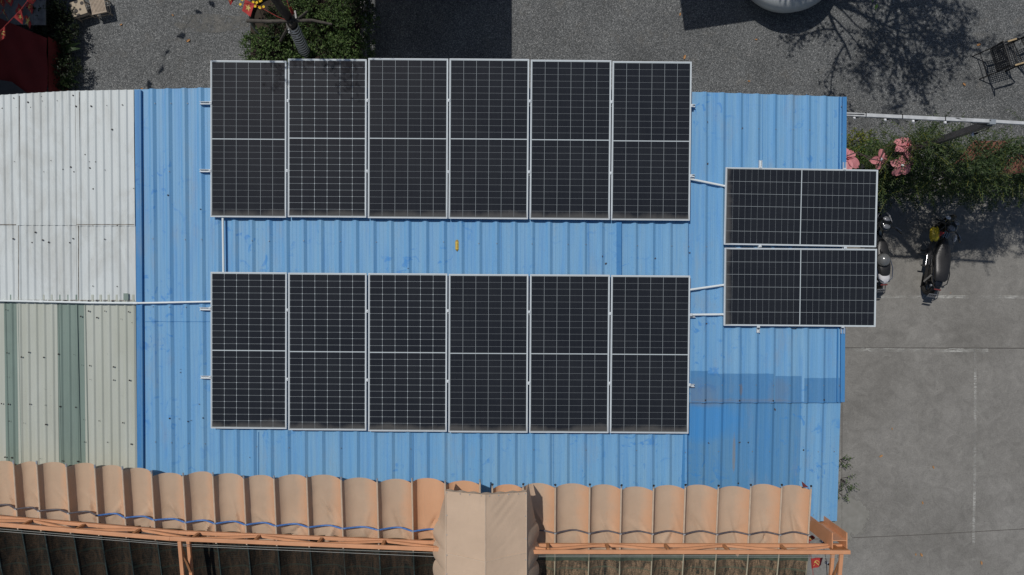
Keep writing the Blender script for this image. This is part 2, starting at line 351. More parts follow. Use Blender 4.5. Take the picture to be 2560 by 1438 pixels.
M = dict(
    gravel=gravel_mat(), concrete=concrete_mat(),
    blue=blue_mat('faded_blue_steel', (.138, .350, .605), (.055, .240, .575), (.195, .390, .585)),
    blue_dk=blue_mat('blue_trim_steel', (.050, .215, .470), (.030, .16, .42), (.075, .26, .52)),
    blue_un=blue_mat('unfaded_blue_steel', (.078, .245, .475), (.045, .225, .54), (.12, .28, .46), [('paint', 2.80, -1.95, .75, .36, .55, (.040, .250, .60)), ('rust', 3.27, -2.45, .022, .35, .55, (.25, .20, .12)), ('rust', 2.82, -1.66, .4, .12, .4, (.20, .19, .18))]),
    blue_lap=blue_mat('lap_blue_steel', (.070, .225, .450), (.045, .19, .44), (.10, .25, .44), [('rust', 3.3, -1.72, 1.6, .11, .4, (.20, .19, .19)), ('rust', 2.75, -1.6, .35, .30, .3, (.20, .20, .20)), ('rust', 3.35, -1.5, .03, .10, .5, (.25, .19, .13)), ('rust', 3.9, -1.5, .22, .22, .22, (.20, .19, .18))]),
    white=white_mat('white_steel', (.55, .595, .595), (.63, .675, .67), (.40, .405, .37), .75),
    cream=white_mat('cream_steel', (.41, .435, .37), (.47, .50, .45), (.36, .37, .32), .4),
    green=white_mat('grey_green_sheet', (.17, .23, .20), (.21, .28, .245), (.13, .17, .15), .5),
    pA=panel_mat('panel_glass_fine', .0018, .0009, 0.0, 0),
    pB=panel_mat('panel_glass_diamond', .0019, .0015, .0085, 0),
    alu=simple('aluminium', (.58, .63, .66), .6, 0, .06),
    alu2=simple('galvanised', (.40, .44, .47), .45, .4, .2),
    pvc=simple('white_pvc', (.72, .77, .77), .35, 0, .05, 4),
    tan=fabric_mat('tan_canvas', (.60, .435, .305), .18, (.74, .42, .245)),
    tan2=fabric_mat('pale_tan_canvas', (.60, .45, .325), .08),
    hem=simple('hem_tape', (.54, .42, .31), .7, 0, .1, 12),
    orange=simple('orange_steel_paint', (.63, .305, .155), .5, 0, .10, 5, .1),
    orange_dk=simple('brown_orange_steel', (.42, .19, .080), .55, 0, .2, 7, .1),
    net=net_mat('net_dark_with_shade', (.010, .010, .010), (.056, .036, .023), (.03, .045, .036)),  # left net: darker cloth, with the shade on it mixed into the colour
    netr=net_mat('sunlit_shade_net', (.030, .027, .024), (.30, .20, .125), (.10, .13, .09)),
    netband=simple('green_net_hem', (.060, .080, .055), .85, 0, .3, 20, .3),
    netrod=simple('green_rod', (.022, .040, .038), .8, 0, .9, 60),
    black=simple('black_plastic', (.012, .012, .013), .42, 0, .2, 20),
    gloss=simple('black_gloss_paint', (.008, .009, .011), .12, 0, .1, 8, coat=1.0),
    vinyl=simple('black_vinyl', (.020, .020, .021), .38, 0, .15, 30, .15, 220),
    rubber=simple('tyre_rubber', (.018, .018, .018), .85, 0, .2, 30, .3, 90),
    chrome=simple('chrome', (.55, .56, .58), .18, 1, .05),
    steel=simple('dull_steel', (.20, .20, .21), .4, .8, .2),
    whitep=simple('white_gloss_paint', (.60, .60, .62), .2, 0, .05, coat=.6),
    lens=simple('lamp_lens', (.20, .21, .23), .25, .2, .35, 45),
    yellow=simple('yellow_plastic_bag', (.50, .38, .02), .45, 0, .2, 12, .5, 16),
    yel2=simple('yellow_casing', (.58, .40, .055), .5, 0, .15, 40),
    yel3=simple('brown_yellow_end', (.36, .25, .06), .6, 0, .25, 40),
    red=simple('red_cloth', (.40, .040, .036), .75, 0, .12, 8, .2, 12),
    redm=simple('maroon_cloth', (.13, .022, .022), .8, 0, .12, 8),
    reddk=simple('dark_red_drape', (.13, .008, .007), .85, 0, .2, 2.0, .5, 5),
    star=simple('yellow_print', (.60, .46, .14), .7, 0, .05),
    bulb=simple('milk_glass_bulb', (.80, .82, .84), .25, 0, .03),
    helmet=simple('grey_helmet_shell', (.16, .165, .165), .22, .2, .05, coat=.8),
    hoseb=simple('blue_hose', (.055, .16, .42), .4, 0, .25, 30),
    hoseg=simple('grey_black_hose', (.085, .075, .085), .5, 0, .4, 30),
    cable=simple('pale_cable', (.34, .35, .33), .5, 0, .1),
    blackcable=simple('black_cable', (.012, .012, .012), .6, 0, .1),
    beam=simple('weathered_white_beam', (.50, .52, .53), .6, 0, .25, 6, .1),
    wood=simple('bare_wood', (.40, .30, .17), .7, 0, .25, 18),
    bamboo=simple('bamboo', (.40, .325, .25), .65, 0, .2, 14),
    print_=None, bark=bark_mat('bark', (.075, .062, .052)), pole=bark_mat('dry_pole', (.085, .075, .064)),
    wrap=wrap_mat(), paint=paint_mat(),
    pot=simple('grey_glazed_pot', (.52, .55, .56), .35, 0, .06, 3), potblk=simple('black_pot', (.030, .036, .034), .3, 0, .3, 12),
    soil=simple('soil', (.035, .026, .018), .95, 0, .4, 12, .6, 40),
    plaster=simple('grey_plaster', (.30, .30, .29), .85, 0, .15, 1.5, .2), wallw=simple('wall_steel', (.42, .45, .46), .6, 0, .1, 3),
    kerb=simple('kerb_concrete', (.20, .20, .195), .9, 0, .2, 6, .3),
    oldwood=simple('old_grey_boards', (.14, .145, .15), .85, 0, .35, 7, .3), tarp=simple('dark_grey_tarp', (.055, .057, .060), .8, 0, .2, 3, .3, 6),
    glass=simple('window_glass', (.03, .04, .05), .08, 0, .1), lapshade_seam=simple('lap_shade_and_seam', (.22, .20, .17), .9, 0, .6, 14), gutter=simple('green_grey_gutter', (.16, .26, .24), .6, 0, .15),
    screw=simple('screw_head', (.35, .36, .36), .4, .6, .3, 40), rust=simple('dark_washer', (.035, .028, .026), .8, 0, .5, 40),
    pink=simple('pink_petal', (.55, .215, .23), .6, 0, .16, 9, .2, 20), pinkc=simple('dark_pink_petal', (.50, .085, .10), .6, 0, .15, 9),
    wire=simple('brown_wire_stem', (.07, .05, .045), .7, 0, .3, 20),
    terracotta=simple('terracotta_sheet', (.155, .065, .042), .85, 0, .25, 6, .3),
    dry=simple('dry_leaf', (.38, .20, .08), .8, 0, .35, 30), dark_dry=simple('dark_dry_leaf', (.075, .055, .045), .9, 0, .4, 30),
    joint=simple('joint_filler', (.085, .080, .074), .95, 0, .3, 8), patch=simple('pale_cement_patch', (.265, .258, .232), .9, 0, .12, 3, .2),
    lg_bush=leaf_mat('bush_leaves', (.022, .048, .014), (.062, .115, .030), (.17, .25, .08)),
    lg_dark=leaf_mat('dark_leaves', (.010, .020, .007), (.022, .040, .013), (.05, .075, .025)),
    lg_black=leaf_mat('shade_dark_leaves', (.006, .013, .004), (.014, .026, .008), (.03, .045, .015)),  # leaf colour lowered to carry the shade of the top left corner
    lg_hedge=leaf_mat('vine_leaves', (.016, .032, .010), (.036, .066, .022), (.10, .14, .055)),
    lg_yel=leaf_mat('yellow_green_leaves', (.05, .085, .016), (.11, .15, .025), (.26, .25, .04)),
    lg_tree=leaf_mat('tree_leaves', (.03, .07, .015), (.06, .12, .03), (.10, .16, .04)),
    ylw_flower=simple('yellow_blossom', (.75, .50, .02), .6, 0, .1, 20),
    tape=simple('net_backing', (.42, .38, .27), .8, 0, .1),
)
def print_mat():
    k = N('leaf_print_cushion'); v = k.n('ShaderNodeTexVoronoi'); v.inputs['Scale'].default_value = 8.5
    k.L(k.tc.outputs['Object'], v.inputs['Vector'])
    k.color(k.ramp(v.outputs['Distance'], [(.36, (.055, .048, .045)), (.44, (.42, .35, .26))])); return k.set(.8)
M['print_'] = print_mat()

# ------------------------------------------------------------------ ground
g = MB(); g.grid(lambda u, v: Vector((-300 + 600 * u, -300 + 600 * v, 0)), 4, 4)
props(g.build('ground', M['gravel']), 'dark grey crushed stone gravel yard', 'ground', kind='structure')
g = MB(); poly = [(3.0, 2.35), (6.9, 2.30), (8.4, 2.45), (10.2, 2.6), (60, 2.9), (60, -60), (3.0, -60)]
g.prism(poly, -.05, .006)
props(g.build('concrete_pavement', M['concrete']), 'worn grey concrete parking pavement', 'pavement', kind='structure')
g = MB(); g.prism([(-60, -3.2), (2.9, -3.2), (2.9, -60), (-60, -60)], -.05, .005)
props(g.build('concrete_floor', M['concrete']), 'concrete floor under the awnings', 'pavement', kind='structure')
def strip(name, pts, wd, z, mat, label, cat='pavement marking'):
    m = MB()
    for a, b in zip(pts[:-1], pts[1:]):
        a = Vector(a); b = Vector(b); d = (b - a).normalized(); n = Vector((-d.y, d.x, 0)) * wd / 2
        m.add([a - n, b - n, b + n, a + n], [(0, 1, 2, 3)])
    for i, v in enumerate(m.v): m.v[i] = (v[0], v[1], z)
    return props(m.build(name, mat), label, cat, kind='structure')
strip('pavement_joint', [P(1900, 869), P(2700, 871)], .018, .010, M['joint'], 'straight joint across the concrete pavement')
strip('pavement_joint', [P(1900, 1352), P(2110, 1345), P(2300, 1337), P(2560, 1322), P(2800, 1308)], .014, .010, M['joint'], 'slanting joint crossing the lower concrete')
strip('pavement_joint', [P(2105, 700), P(2104, 1340)], .014, .0105, M['joint'], 'joint running beside the blue roof edge')
strip('painted_line', [P(2100, 874), P(2470, 876)], .085, .014, M['paint'], 'broken white painted line beside the pavement joint')
strip('painted_line', [P(2190, 742), P(2600, 743)], .07, .014, M['paint'], 'worn white painted line behind the parked motorbikes')
strip('painted_line', [P(2437, 870), P(2436, 1150), P(2432, 1400)], .06, .014, M['paint'], 'faded white painted line along the pavement')
k = N('pale_cement_wash'); pc = P(2122, 1292)
sx = k.n('ShaderNodeVectorMath', operation='LENGTH'); mp = k.mapping((1 / .62, 1 / .62, 1)); k.L(mp, sx.inputs[0])
k.color(k.ramp(k.noise(6, 5, .6), [(.3, (.235, .23, .205)), (.7, (.31, .305, .28))]))
k.L(k.ramp(k.math('ADD', sx.outputs['Value'], k.math('MULTIPLY', k.math('SUBTRACT', k.noise(2.6, 7, .68), .5), 1.5)), [(.68, .8), (.80, 0.0)]), k.b.inputs['Alpha'])
g = MB(); g.prism([(-.9, -.9), (.9, -.9), (.9, .9), (-.9, .9)], -.003, .0025); o = g.build('pavement_patch', k.set(.9)); o.location = (pc.x, pc.y, .008)
props(o, 'pale cement patch by the building corner', 'pavement', kind='structure')
g = MB(); poly = []
for i in range(30):
    t = 2 * math.pi * i / 30; r = 1 + .25 * noise.noise(Vector((math.cos(t) * 2, math.sin(t) * 2, 9)))
    poly.append(P(530 + 92 * r * math.cos(t), 58 + 24 * r * math.sin(t)))
k = N('dusty_gravel_patch'); f = k.noise(30, 4, .7)
k.color(k.ramp(f, [(.3, (.10, .10, .095)), (.7, (.24, .235, .215))])); k.L(k.ramp(k.noise(4, 6, .75), [(.42, 0.0), (.58, .8)]), k.b.inputs['Alpha'])
g.prism(poly, -.02, .004); props(g.build('dusty_patch', k.set(.9)), 'pale dusty patch in the gravel', 'ground', kind='structure')

# ------------------------------------------------------------------ ribbed roof sheets
def ribbed(name, xs, X0, X1, yn, ys, h, mat, parent, hr=.028, wb=.114, wt=.030, ny=10, zf=None, swage=True):
    """xs rib centres, yn/ys edge y as functions of x"""
    prof = [(X0, 0)]
    for x in xs:
        for dx, z in ((-wb / 2, 0), (-wt / 2, hr), (wt / 2, hr), (wb / 2, 0)):
            if X0 < x + dx < X1: prof.append((x + dx, z))
        if swage:     # small stiffening swages in the pans
            for o_ in (.093, .150):
                for dx, z in ((-.007, 0), (0, .0017), (.007, 0)):
                    if X0 < x + o_ + dx < X1: prof.append((x + o_ + dx, z))
    prof.append((X1, 0))
    prof.sort()
    nx = len(prof) - 1; m = MB()
    fn = (lambda y: y) if not callable(yn) else yn
    def f(u, v):
        x, z = prof[round(u * nx)]
        a = yn(x) if callable(yn) else yn; b = ys(x) if callable(ys) else ys
        y = a + (b - a) * v
        zz = (zf(y) if zf else rz(y)) + h + z
        zz += .0025 * noise.noise(Vector((x * .9, y * .7, 0)))
        return Vector((x, y, zz))
    m.grid(f, nx, ny)
    # folded thickness at both ends
    return m.build(name, mat, parent)
def lin(x0, y0, x1, y1): return lambda x: y0 + (y1 - y0) * (x - x0) / (x1 - x0)
def polyf(pts):
    def f(x):
        if x <= pts[0][0]: return pts[0][1]
        for (a, b), (c, d) in zip(pts[:-1], pts[1:]):
            if x <= c: return b + (d - b) * (x - a) / (c - a)
        return pts[-1][1]
    return f
def rpx(px, py=650): return RP(px, py).x

house = thing('blue_roof_building', 'long shed with faded blue ribbed metal roof carrying the solar panels', 'building', (0, 0, 0))
ribs_px = [391, 430.5, 470.5, 511, 551.5, 594, 636, 679, 721.7, 764.5, 808, 851.5, 895, 938.5, 982.5, 1026, 1070, 1114.5, 1158, 1202.5, 1246.5, 1291, 1334.5, 1378, 1421.5, 1465, 1508, 1548, 1592, 1635, 1678.5, 1722, 1765, 1808.7, 1852, 1895, 1937, 1980, 2021, 2062]
rib = [rpx(p) - .036 for p in ribs_px]
XL, XR = rpx(338, 500), rpx(2108, 500)
north = polyf([(rpx(340), RP(340, 224).y), (rpx(520), RP(520, 220).y), (0, RP(1280, 221).y), (rpx(1730), RP(1730, 230).y), (rpx(2115), RP(2115, 243).y)])
yS = RP(1700, 1300).y; yL = RP(1700, 1006).y
xs_low = rpx(1722)
# main sheet: to y of the lap on the right, to the eave on the left
ribbed('roof_sheet', [x for x in rib if x < xs_low - .02], XL, xs_low, north, yS, 0, M['blue'], house, ny=14)
ribbed('roof_sheet', [x for x in rib if x > xs_low - .02], xs_low - .002, XR, north, yL - .004, .004, M['blue'], house, ny=10)
# darker lap zone with stepped upper edge, laid over
stp = [(1727, 1771, 927), (1771, 1937, 934), (1937, 2008, 940), (2008, 2106, 945)]
for a, b, yy in stp:
    xa, xb = rpx(a), min(rpx(b), XR)
    ribbed('lap_sheet', [x for x in rib if xa - .05 < x < xb + .05], xa, xb, RP(1800, yy).y, yL - .006, .007, M['blue_lap'], house, ny=3)
# lower, older sheets: drop a little and slope more
def zlow(y): return rz(y) - .02 + .045 * (y - yL)
yE = RP(1900, 1312).y + .02
xd = rpx(2008, 1000)
ribbed('lower_sheet', [x + .0 for x in rib if xs_low - .06 < x < xd + .03], rpx(1706, 1000), xd, yL + .08, yE, -.001, M['blue_un'], house, zf=zlow, ny=8)
ribbed('lower_sheet', [x for x in rib if x > xd - .03], xd - .02, rpx(2103, 1000), yL + .08, yE, .003, M['blue'], house, zf=zlow, ny=8)
# trims
def trim(name, pts, wd, ht, mat, parent, zo=0):
    m = MB()
    for a, b in zip(pts[:-1], pts[1:]): m.bar(a + Vector((0, 0, zo)), b + Vector((0, 0, zo)), wd, ht)
    return m.build(name, mat, parent, bevel=.004)
def vt(px0, py0, px1, py1, h): return [RP(px0, py0, h), RP(px1, py1, h)]
trim('edge_flashing', vt(344, 226, 350, 1215, .02), .062, .035, M['blue_dk'], house)
m = MB(); m.bar(RP(352, 226, .018), RP(358, 1215, .018), .030, .052); m.build('edge_rib', M['blue_lap'], house, bevel=.006)
trim('edge_flashing', vt(2110, 243, 2105, 1005, .016), .060, .05, M['blue_dk'], house)
m = MB(); m.bar(RP(2099, 243, .022), RP(2093, 1005, .022), .014, .03); m.build('edge_rib', M['blue_dk'], house)
trim('cover_strip', vt(1547.5, 240, 1547.5, 700, .022), .075, .03, M['blue_dk'], house)
trim('cover_strip', vt(1713, 1060, 1708, 1240, .012), .055, .03, M['blue_dk'], house)
m = MB()   # gutter at the low right corner
a = Vector((rpx(2008, 1000), yE - .03, zlow(yE) - .09)); b = Vector((rpx(2101, 1000), yE - .03, zlow(yE) - .09))
m.bar(a, b, .10, .08); m.build('gutter', M['gutter'], house)
m = MB(); m.bar(a + Vector((0, .06, .045)), b + Vector((0, .06, .045)), .09, .05); m.build('eave_filler', M['black'], house)
# walls
zt = 5.36
m = MB(); yN = 2.55; yF = yS + .25
for a, b in (((XL + .1, yN), (XR - .25, yN)), ((XR - .25, yN), (XR - .25, yF)), ((XR - .25, yF), (XL + .1, yF)), ((XL + .1, yF), (XL + .1, yN))):
    m.bar((a[0], a[1], zt / 2), (b[0], b[1], zt / 2), .12, zt)
m.build('wall', M['wallw'], house)
for i in range(4):
    x = XL + 1.6 + i * 2.3
    m = MB(); m.box((x, yN + .075, 2.0), (1.2, .05, 1.2)); o = m.build('window', M['alu2'], house)
    m = MB(); m.box((x, yN + .102, 2.0), (1.06, .02, 1.06)); m.build('pane', M['glass'], o)
m = MB(); m.box((XR - .17, .6, 1.1), (.05, 1.1, 2.2)); o = m.build('door', M['oldwood'], house)
m = MB(); m.box((XR - .13, .2, 1.05), (.05, .04, .12)); m.build('handle', M['steel'], o)
# seams, and lap edges where dark bars stand for the thin shade line
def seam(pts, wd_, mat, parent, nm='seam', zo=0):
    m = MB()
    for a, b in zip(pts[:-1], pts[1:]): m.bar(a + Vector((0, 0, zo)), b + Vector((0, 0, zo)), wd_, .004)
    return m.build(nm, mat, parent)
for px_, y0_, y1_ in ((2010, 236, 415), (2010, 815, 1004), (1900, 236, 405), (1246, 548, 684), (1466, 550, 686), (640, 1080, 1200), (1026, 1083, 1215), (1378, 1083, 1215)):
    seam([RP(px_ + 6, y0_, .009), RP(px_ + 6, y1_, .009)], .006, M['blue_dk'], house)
def laprow(pxs, py, h, mat, parent, ribs_, hr_, wb_, wt_, nm='lap_shade_line', wd_=.012):
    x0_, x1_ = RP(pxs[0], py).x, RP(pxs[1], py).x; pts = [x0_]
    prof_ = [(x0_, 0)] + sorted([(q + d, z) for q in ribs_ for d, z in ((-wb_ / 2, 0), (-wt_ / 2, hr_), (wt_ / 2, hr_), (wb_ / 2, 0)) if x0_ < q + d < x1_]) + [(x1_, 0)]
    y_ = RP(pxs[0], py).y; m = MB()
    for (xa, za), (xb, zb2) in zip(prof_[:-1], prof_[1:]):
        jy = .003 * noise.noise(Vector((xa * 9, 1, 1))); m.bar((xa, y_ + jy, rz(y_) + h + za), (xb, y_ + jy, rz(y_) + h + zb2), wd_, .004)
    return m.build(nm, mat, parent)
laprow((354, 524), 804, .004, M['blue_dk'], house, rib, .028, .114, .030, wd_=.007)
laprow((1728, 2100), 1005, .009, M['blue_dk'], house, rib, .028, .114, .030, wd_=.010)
# screws
scr = [(346, 258), (386, 258), (426, 258), (467, 258), (343, 429), (423, 429), (342, 598), (382, 597), (463, 599), (504, 599), (630, 602), (673, 603), (759, 602), (1109, 605), (1197, 609), (1242, 609), (1330, 610), (1549, 613), (1594, 614), (1680, 615), (1722, 616), (1767, 617), (1762, 962), (1805, 963), (1848, 963), (1890, 963), (1933, 964), (1975, 964), (2017, 963), (2059, 964), (2099, 964), (1713, 1131), (1799, 1131), (1884, 1131), (1927, 1131), (2050, 1132), (2090, 1131), (2043, 1294), (2083, 1295), (383, 767), (424, 768), (465, 768), (345, 938), (349, 1105), (389, 1105), (429, 1107), (471, 1109), (512, 1110), (1855, 322), (1897, 322), (1940, 323), (1983, 324), (2025, 325), (2104, 266), (2105, 335), (850, 604), (940, 605), (1420, 611), (1465, 611), (640, 1118), (722, 1120), (852, 1121), (1026, 1123), (1202, 1124), (1334, 1125), (1465, 1126), (1592, 1127)]
def dome(m, p, r):
    m.lathe([(r, 0), (r * .95, r * .3), (r * .45, r * .7), (.0001, r * .75)], p, 8)
def zsurf(x, y, low=False):
    z = zlow(y) if (y < yL and x > xs_low) else rz(y)
    for q in rib:
        d = abs(x - q)
        if d < .057: z += min(.028, (.057 - d) * .028 / .042)
    return z
for a, b in scr:
    p = RP(a, b, .03); m = MB(); dome(m, (0, 0, 0), .0075)
    o = m.build('screw', M['screw'], house); o.location = (p.x, p.y, zsurf(p.x, p.y) + (.03 if a < 352 or a > 2085 else .007))
for a, b, r in [(344, 333, .011), (423, 489, .012), (341, 488, .010), (504, 524, .009), (427, 1045, .012), (472, 1053, .010), (510, 1044, .010), (1762, 1000, .013), (1847, 1001, .012), (1931, 1001, .012), (2058, 999, .013), (1873, 1108, .011), (2010, 1126, .012), (1849, 1211, .012)]:
    p = RP(a, b); m = MB(); dome(m, (0, 0, 0), r)
    o = m.build('rusty_screw', M['rust'], house); o.location = (p.x, p.y, zsurf(p.x, p.y) + .008)

# ------------------------------------------------------------------ white roof building on the left
shed = thing('white_roof_building', 'shed with white, cream and grey-green ribbed metal roof left of the blue roof', 'building')
XW0 = rpx(-420, 600)
def wribs(p0, p1, step): 
    out_ = []; p = p0
    while p < p1: out_.append(rpx(p)); p += step
    return out_
wn = polyf([(rpx(-400), RP(0, 262).y), (rpx(0), RP(0, 239).y), (rpx(190), RP(190, 228).y), (rpx(340), RP(340, 225).y)])
y562, y755 = RP(100, 562).y, RP(100, 754).y
kw = dict(hr=.013, wb=.060, wt=.016, swage=False)
XWR = rpx(339, 600)
ribbed('roof_sheet', wribs(-400, 46, 18.0), XW0, rpx(44), wn, y562, .014, M['white'], shed, **kw)
ribbed('roof_sheet', wribs(52, 194, 18.0), rpx(44), rpx(194), lambda x: wn(x) + .0, y562 - .01, .018, M['white'], shed, **kw)
ribbed('roof_sheet', wribs(203, 336, 19.5), rpx(194), XWR, lambda x: wn(x), y562 - .02, .014, M['white'], shed, **kw)
ribbed('roof_sheet', wribs(-400, 42, 18.0), XW0, rpx(42), y562 + .1, y755, .006, M['white'], shed, **kw)
ribbed('roof_sheet', wribs(50, 192, 18.0), rpx(42), rpx(192), y562 + .1, y755, .009, M['white'], shed, **kw)
ribbed('roof_sheet', wribs(201, 336, 19.5), rpx(192), XWR, y562 + .1, y755, .006, M['white'], shed, **kw)
yB = RP(100, 1330).y
for a, b, mt, hh in [(-420, 12, 'cream', -.004), (12, 44, 'green', -.002), (44, 145, 'cream', .0), (145, 212, 'green', -.003), (212, 341, 'cream', .0)]:
    x0, x1 = rpx(a, 950), rpx(b, 950)
    ribbed('roof_sheet', [x for x in [rpx(-395 + 20.3 * i, 950) for i in range(40)] if x0 + .02 < x < x1 - .02], x0, x1, y755 + .1, yB, hh, M[mt], shed, **kw)
m = MB(); a = RP(318, 742)
wr_ = wribs(-400, 46, 18.0) + wribs(52, 194, 18.0) + wribs(203, 336, 19.5)
laprow((-400, 337), 562, .013, M['lapshade_seam'], shed, wr_, .013, .060, .016)  # dark bars drawn in place of the laps' thin shadow
laprow((-400, 337), 751, .010, M['lapshade_seam'], shed, wr_, .013, .060, .016)
for px_, y0_, y1_ in ((48, 240, 560), (46, 564, 750), (198, 230, 560), (196, 564, 750)): seam([RP(px_, y0_, .024), RP(px_, y1_, .024)], .008, M['lapshade_seam'], shed)
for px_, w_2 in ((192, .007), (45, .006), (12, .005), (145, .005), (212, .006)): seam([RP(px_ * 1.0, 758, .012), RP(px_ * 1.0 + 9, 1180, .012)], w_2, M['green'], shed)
m.box((a.x, a.y, a.z + .034), (.07, .10, .003)); m.build('repair_patch', M['green'], shed)
m = MB()
for a, b in (((XW0, 2.4), (XWR - .15, 2.4)), ((XWR - .15, 2.4), (XWR - .15, yB + .2)), ((XWR - .15, yB + .2), (XW0, yB + .2)), ((XW0, yB + .2), (XW0, 2.4))):
    m.bar((a[0], a[1], 2.65), (b[0], b[1], 2.65), .12, 5.3)
m.build('wall', M['wallw'], shed)
wd = []
for x, y in [(18, 205), (99, 131), (202, 161), (299, 120), (305, 152), (412, 150), (526, 112), (119, 200), (223, 198), (329, 196), (437, 190), (547, 190), (656, 189), (768, 184), (881, 180), (680, 364), (807, 357), (967, 355), (104, 588), (134, 650), (237, 651), (291, 632), (316, 661), (346, 647), (367, 580), (396, 627), (453, 644), (510, 627), (532, 661), (643, 588), (646, 633), (688, 590), (756, 648), (613, 537), (671, 784), (799, 781), (960, 780), (669, 1050), (844, 1048), (255, 1096), (96, 1143), (232, 1170), (308, 1152), (351, 1168), (526, 1141), (503, 1171), (753, 1146)]:
    wd.append((x / 2.877, 200 + y / 2.877))
for x, y in [(643, 153), (810, 156), (511, 250), (452, 253), (612, 255), (669, 253), (779, 257), (43, 266), (246, 272), (401, 282), (614, 326), (726, 326), (890, 331), (43, 317), (560, 363), (671, 371), (837, 381), (913, 406), (50, 615), (200, 611), (303, 646), (149, 644), (405, 624), (513, 627), (567, 699), (622, 703), (786, 712), (52, 781), (624, 799), (787, 803), (896, 805), (12, 966), (60, 970), (208, 970), (313, 976), (416, 986), (524, 991), (65, 1087), (165, 1100), (318, 1110), (580, 1077), (686, 1085), (850, 1098), (745, 1233), (585, 1231), (908, 1246), (36, 1336), (82, 1340), (279, 1346), (432, 1362), (538, 1366)]:
    wd.append((x / 2.766, 660 + y / 2.766))
for i, (a, b) in enumerate(wd):
    p = RP(a, b, .02); m = MB(); r = random.choice([.006, .009, .011, .013]); m.lathe([(r, 0), (r * .9, r * .3), (.0001, r * .5)], (0, 0, 0), 7)
    o = m.build('screw', M['rust'], shed); o.location = (p.x, p.y, rz(p.y) + .024)

# ------------------------------------------------------------------ solar panels
def make_panel(kind):
    root = bpy.data.objects.new('solar_panel', None); COL.objects.link(root)
    W, H, fw, fh = 1.134, 2.278, .0135, .035
    m = MB()
    m.box((0, H / 2 - fw / 2, -fh / 2), (W, fw, fh)); m.box((0, -H / 2 + fw / 2, -fh / 2), (W, fw, fh))
    m.box((W / 2 - fw / 2, 0, -fh / 2), (fw, H - 2 * fw, fh)); m.box((-W / 2 + fw / 2, 0, -fh / 2), (fw, H - 2 * fw, fh))
    m.build('frame', M['alu'], root, bevel=.0015)
    m = MB(); m.box((0, 0, -.006), (W - 2 * fw, H - 2 * fw, .005)); m.build('glass', M['pA' if kind == 'A' else 'pB'], root)
    return root
protoA, protoB = make_panel('A'), make_panel('B'); used = set()
pan = [  # kind, four photo corners tl tr br bl, label
 ('A', (529, 153), (718, 150), (713, 544), (523, 543), 'solar panel at the left end of the upper row, with faint cell rows'),
 ('B', (722, 148), (917, 147), (915, 544), (717, 543), 'only solar panel of the upper row with a bright white cell grid'),
 ('A', (921, 146), (1121, 146), (1118, 547), (919, 545), 'third solar panel from the left in the upper row'),
 ('A', (1124, 146), (1323, 148), (1320, 548), (1121, 547), 'fourth panel from the left in the upper row, above the yellow casing'),
 ('A', (1327, 149), (1528, 151), (1525, 550), (1324, 548), 'second panel from the right end of the upper row of six'),
 ('A', (1531, 152), (1728, 155), (1726, 552), (1528, 550), 'solar panel at the right end of the upper row of six'),
 ('B', (525, 680), (716, 681), (717, 1074), (528, 1070), 'solar panel at the left end of the lower row, reached by the long white pipe'),
 ('B', (720, 682), (916, 683), (916, 1077), (721, 1075), 'second panel from the left in the lower row, bright cell grid'),
 ('B', (920, 683), (1118, 684), (1117, 1080), (921, 1078), 'third panel from the left in the lower row, last with a bright cell grid'),
 ('A', (1122, 685), (1321, 686), (1319, 1082), (1121, 1081), 'fourth panel from the left in the lower row, just above the tan gable canopy'),
 ('A', (1325, 686), (1525, 687), (1521, 1083), (1323, 1082), 'second panel from the right end of the lower row of six'),
 ('A', (1528, 688), (1727, 689), (1720, 1084), (1525, 1083), 'solar panel at the right end of the lower row of six'),
 ('R', (1814, 417), (2194, 426), (2192, 617), (1811, 613), 'upper of the two sideways solar panels at the right roof edge'),
 ('R', (1812, 619), (2193, 623), (2189, 817), (1810, 815), 'lower of the two sideways solar panels at the right roof edge')]
PH = .105
for kd, tl, tr, br, bl, lab in pan:
    q = [RP(x, y, PH) for x, y in (tl, tr, br, bl)]; c = sum(q, Vector()) / 4
    ex = ((q[1] - q[0]) + (q[2] - q[3])) / 2; ey = ((q[0] - q[3]) + (q[1] - q[2])) / 2
    pr = protoB if kd == 'B' else protoA
    o = pr if pr.name not in used else copy_tree(pr); used.add(pr.name)
    o.location = c
    if kd == 'R':
        o.rotation_euler = (math.atan(RS), 0, 0); a = math.atan2(ex.y, ex.x)
        o.rotation_euler = (Matrix.Rotation(a - math.pi / 2, 3, 'Z')).to_euler(); o.rotation_euler.x = 0
        o.scale = (ey.length / 1.134, ex.length / 2.278, 1)
        mat3 = Matrix.Rotation(math.atan(RS), 3, 'X') @ Matrix.Rotation(a - math.pi / 2, 3, 'Z'); o.rotation_euler = mat3.to_euler()
    else:
        a = math.atan2(ex.y, ex.x); a2 = -math.atan2(ey.x, ey.y)
        o.rotation_euler = (Matrix.Rotation(math.atan(RS), 3, 'X') @ Matrix.Rotation((a + a2) / 2, 3, 'Z')).to_euler()
        o.scale = (ex.length / 1.134, ey.length / 2.278, 1)
    props(o, lab, 'solar panel', 'rooftop solar panels')
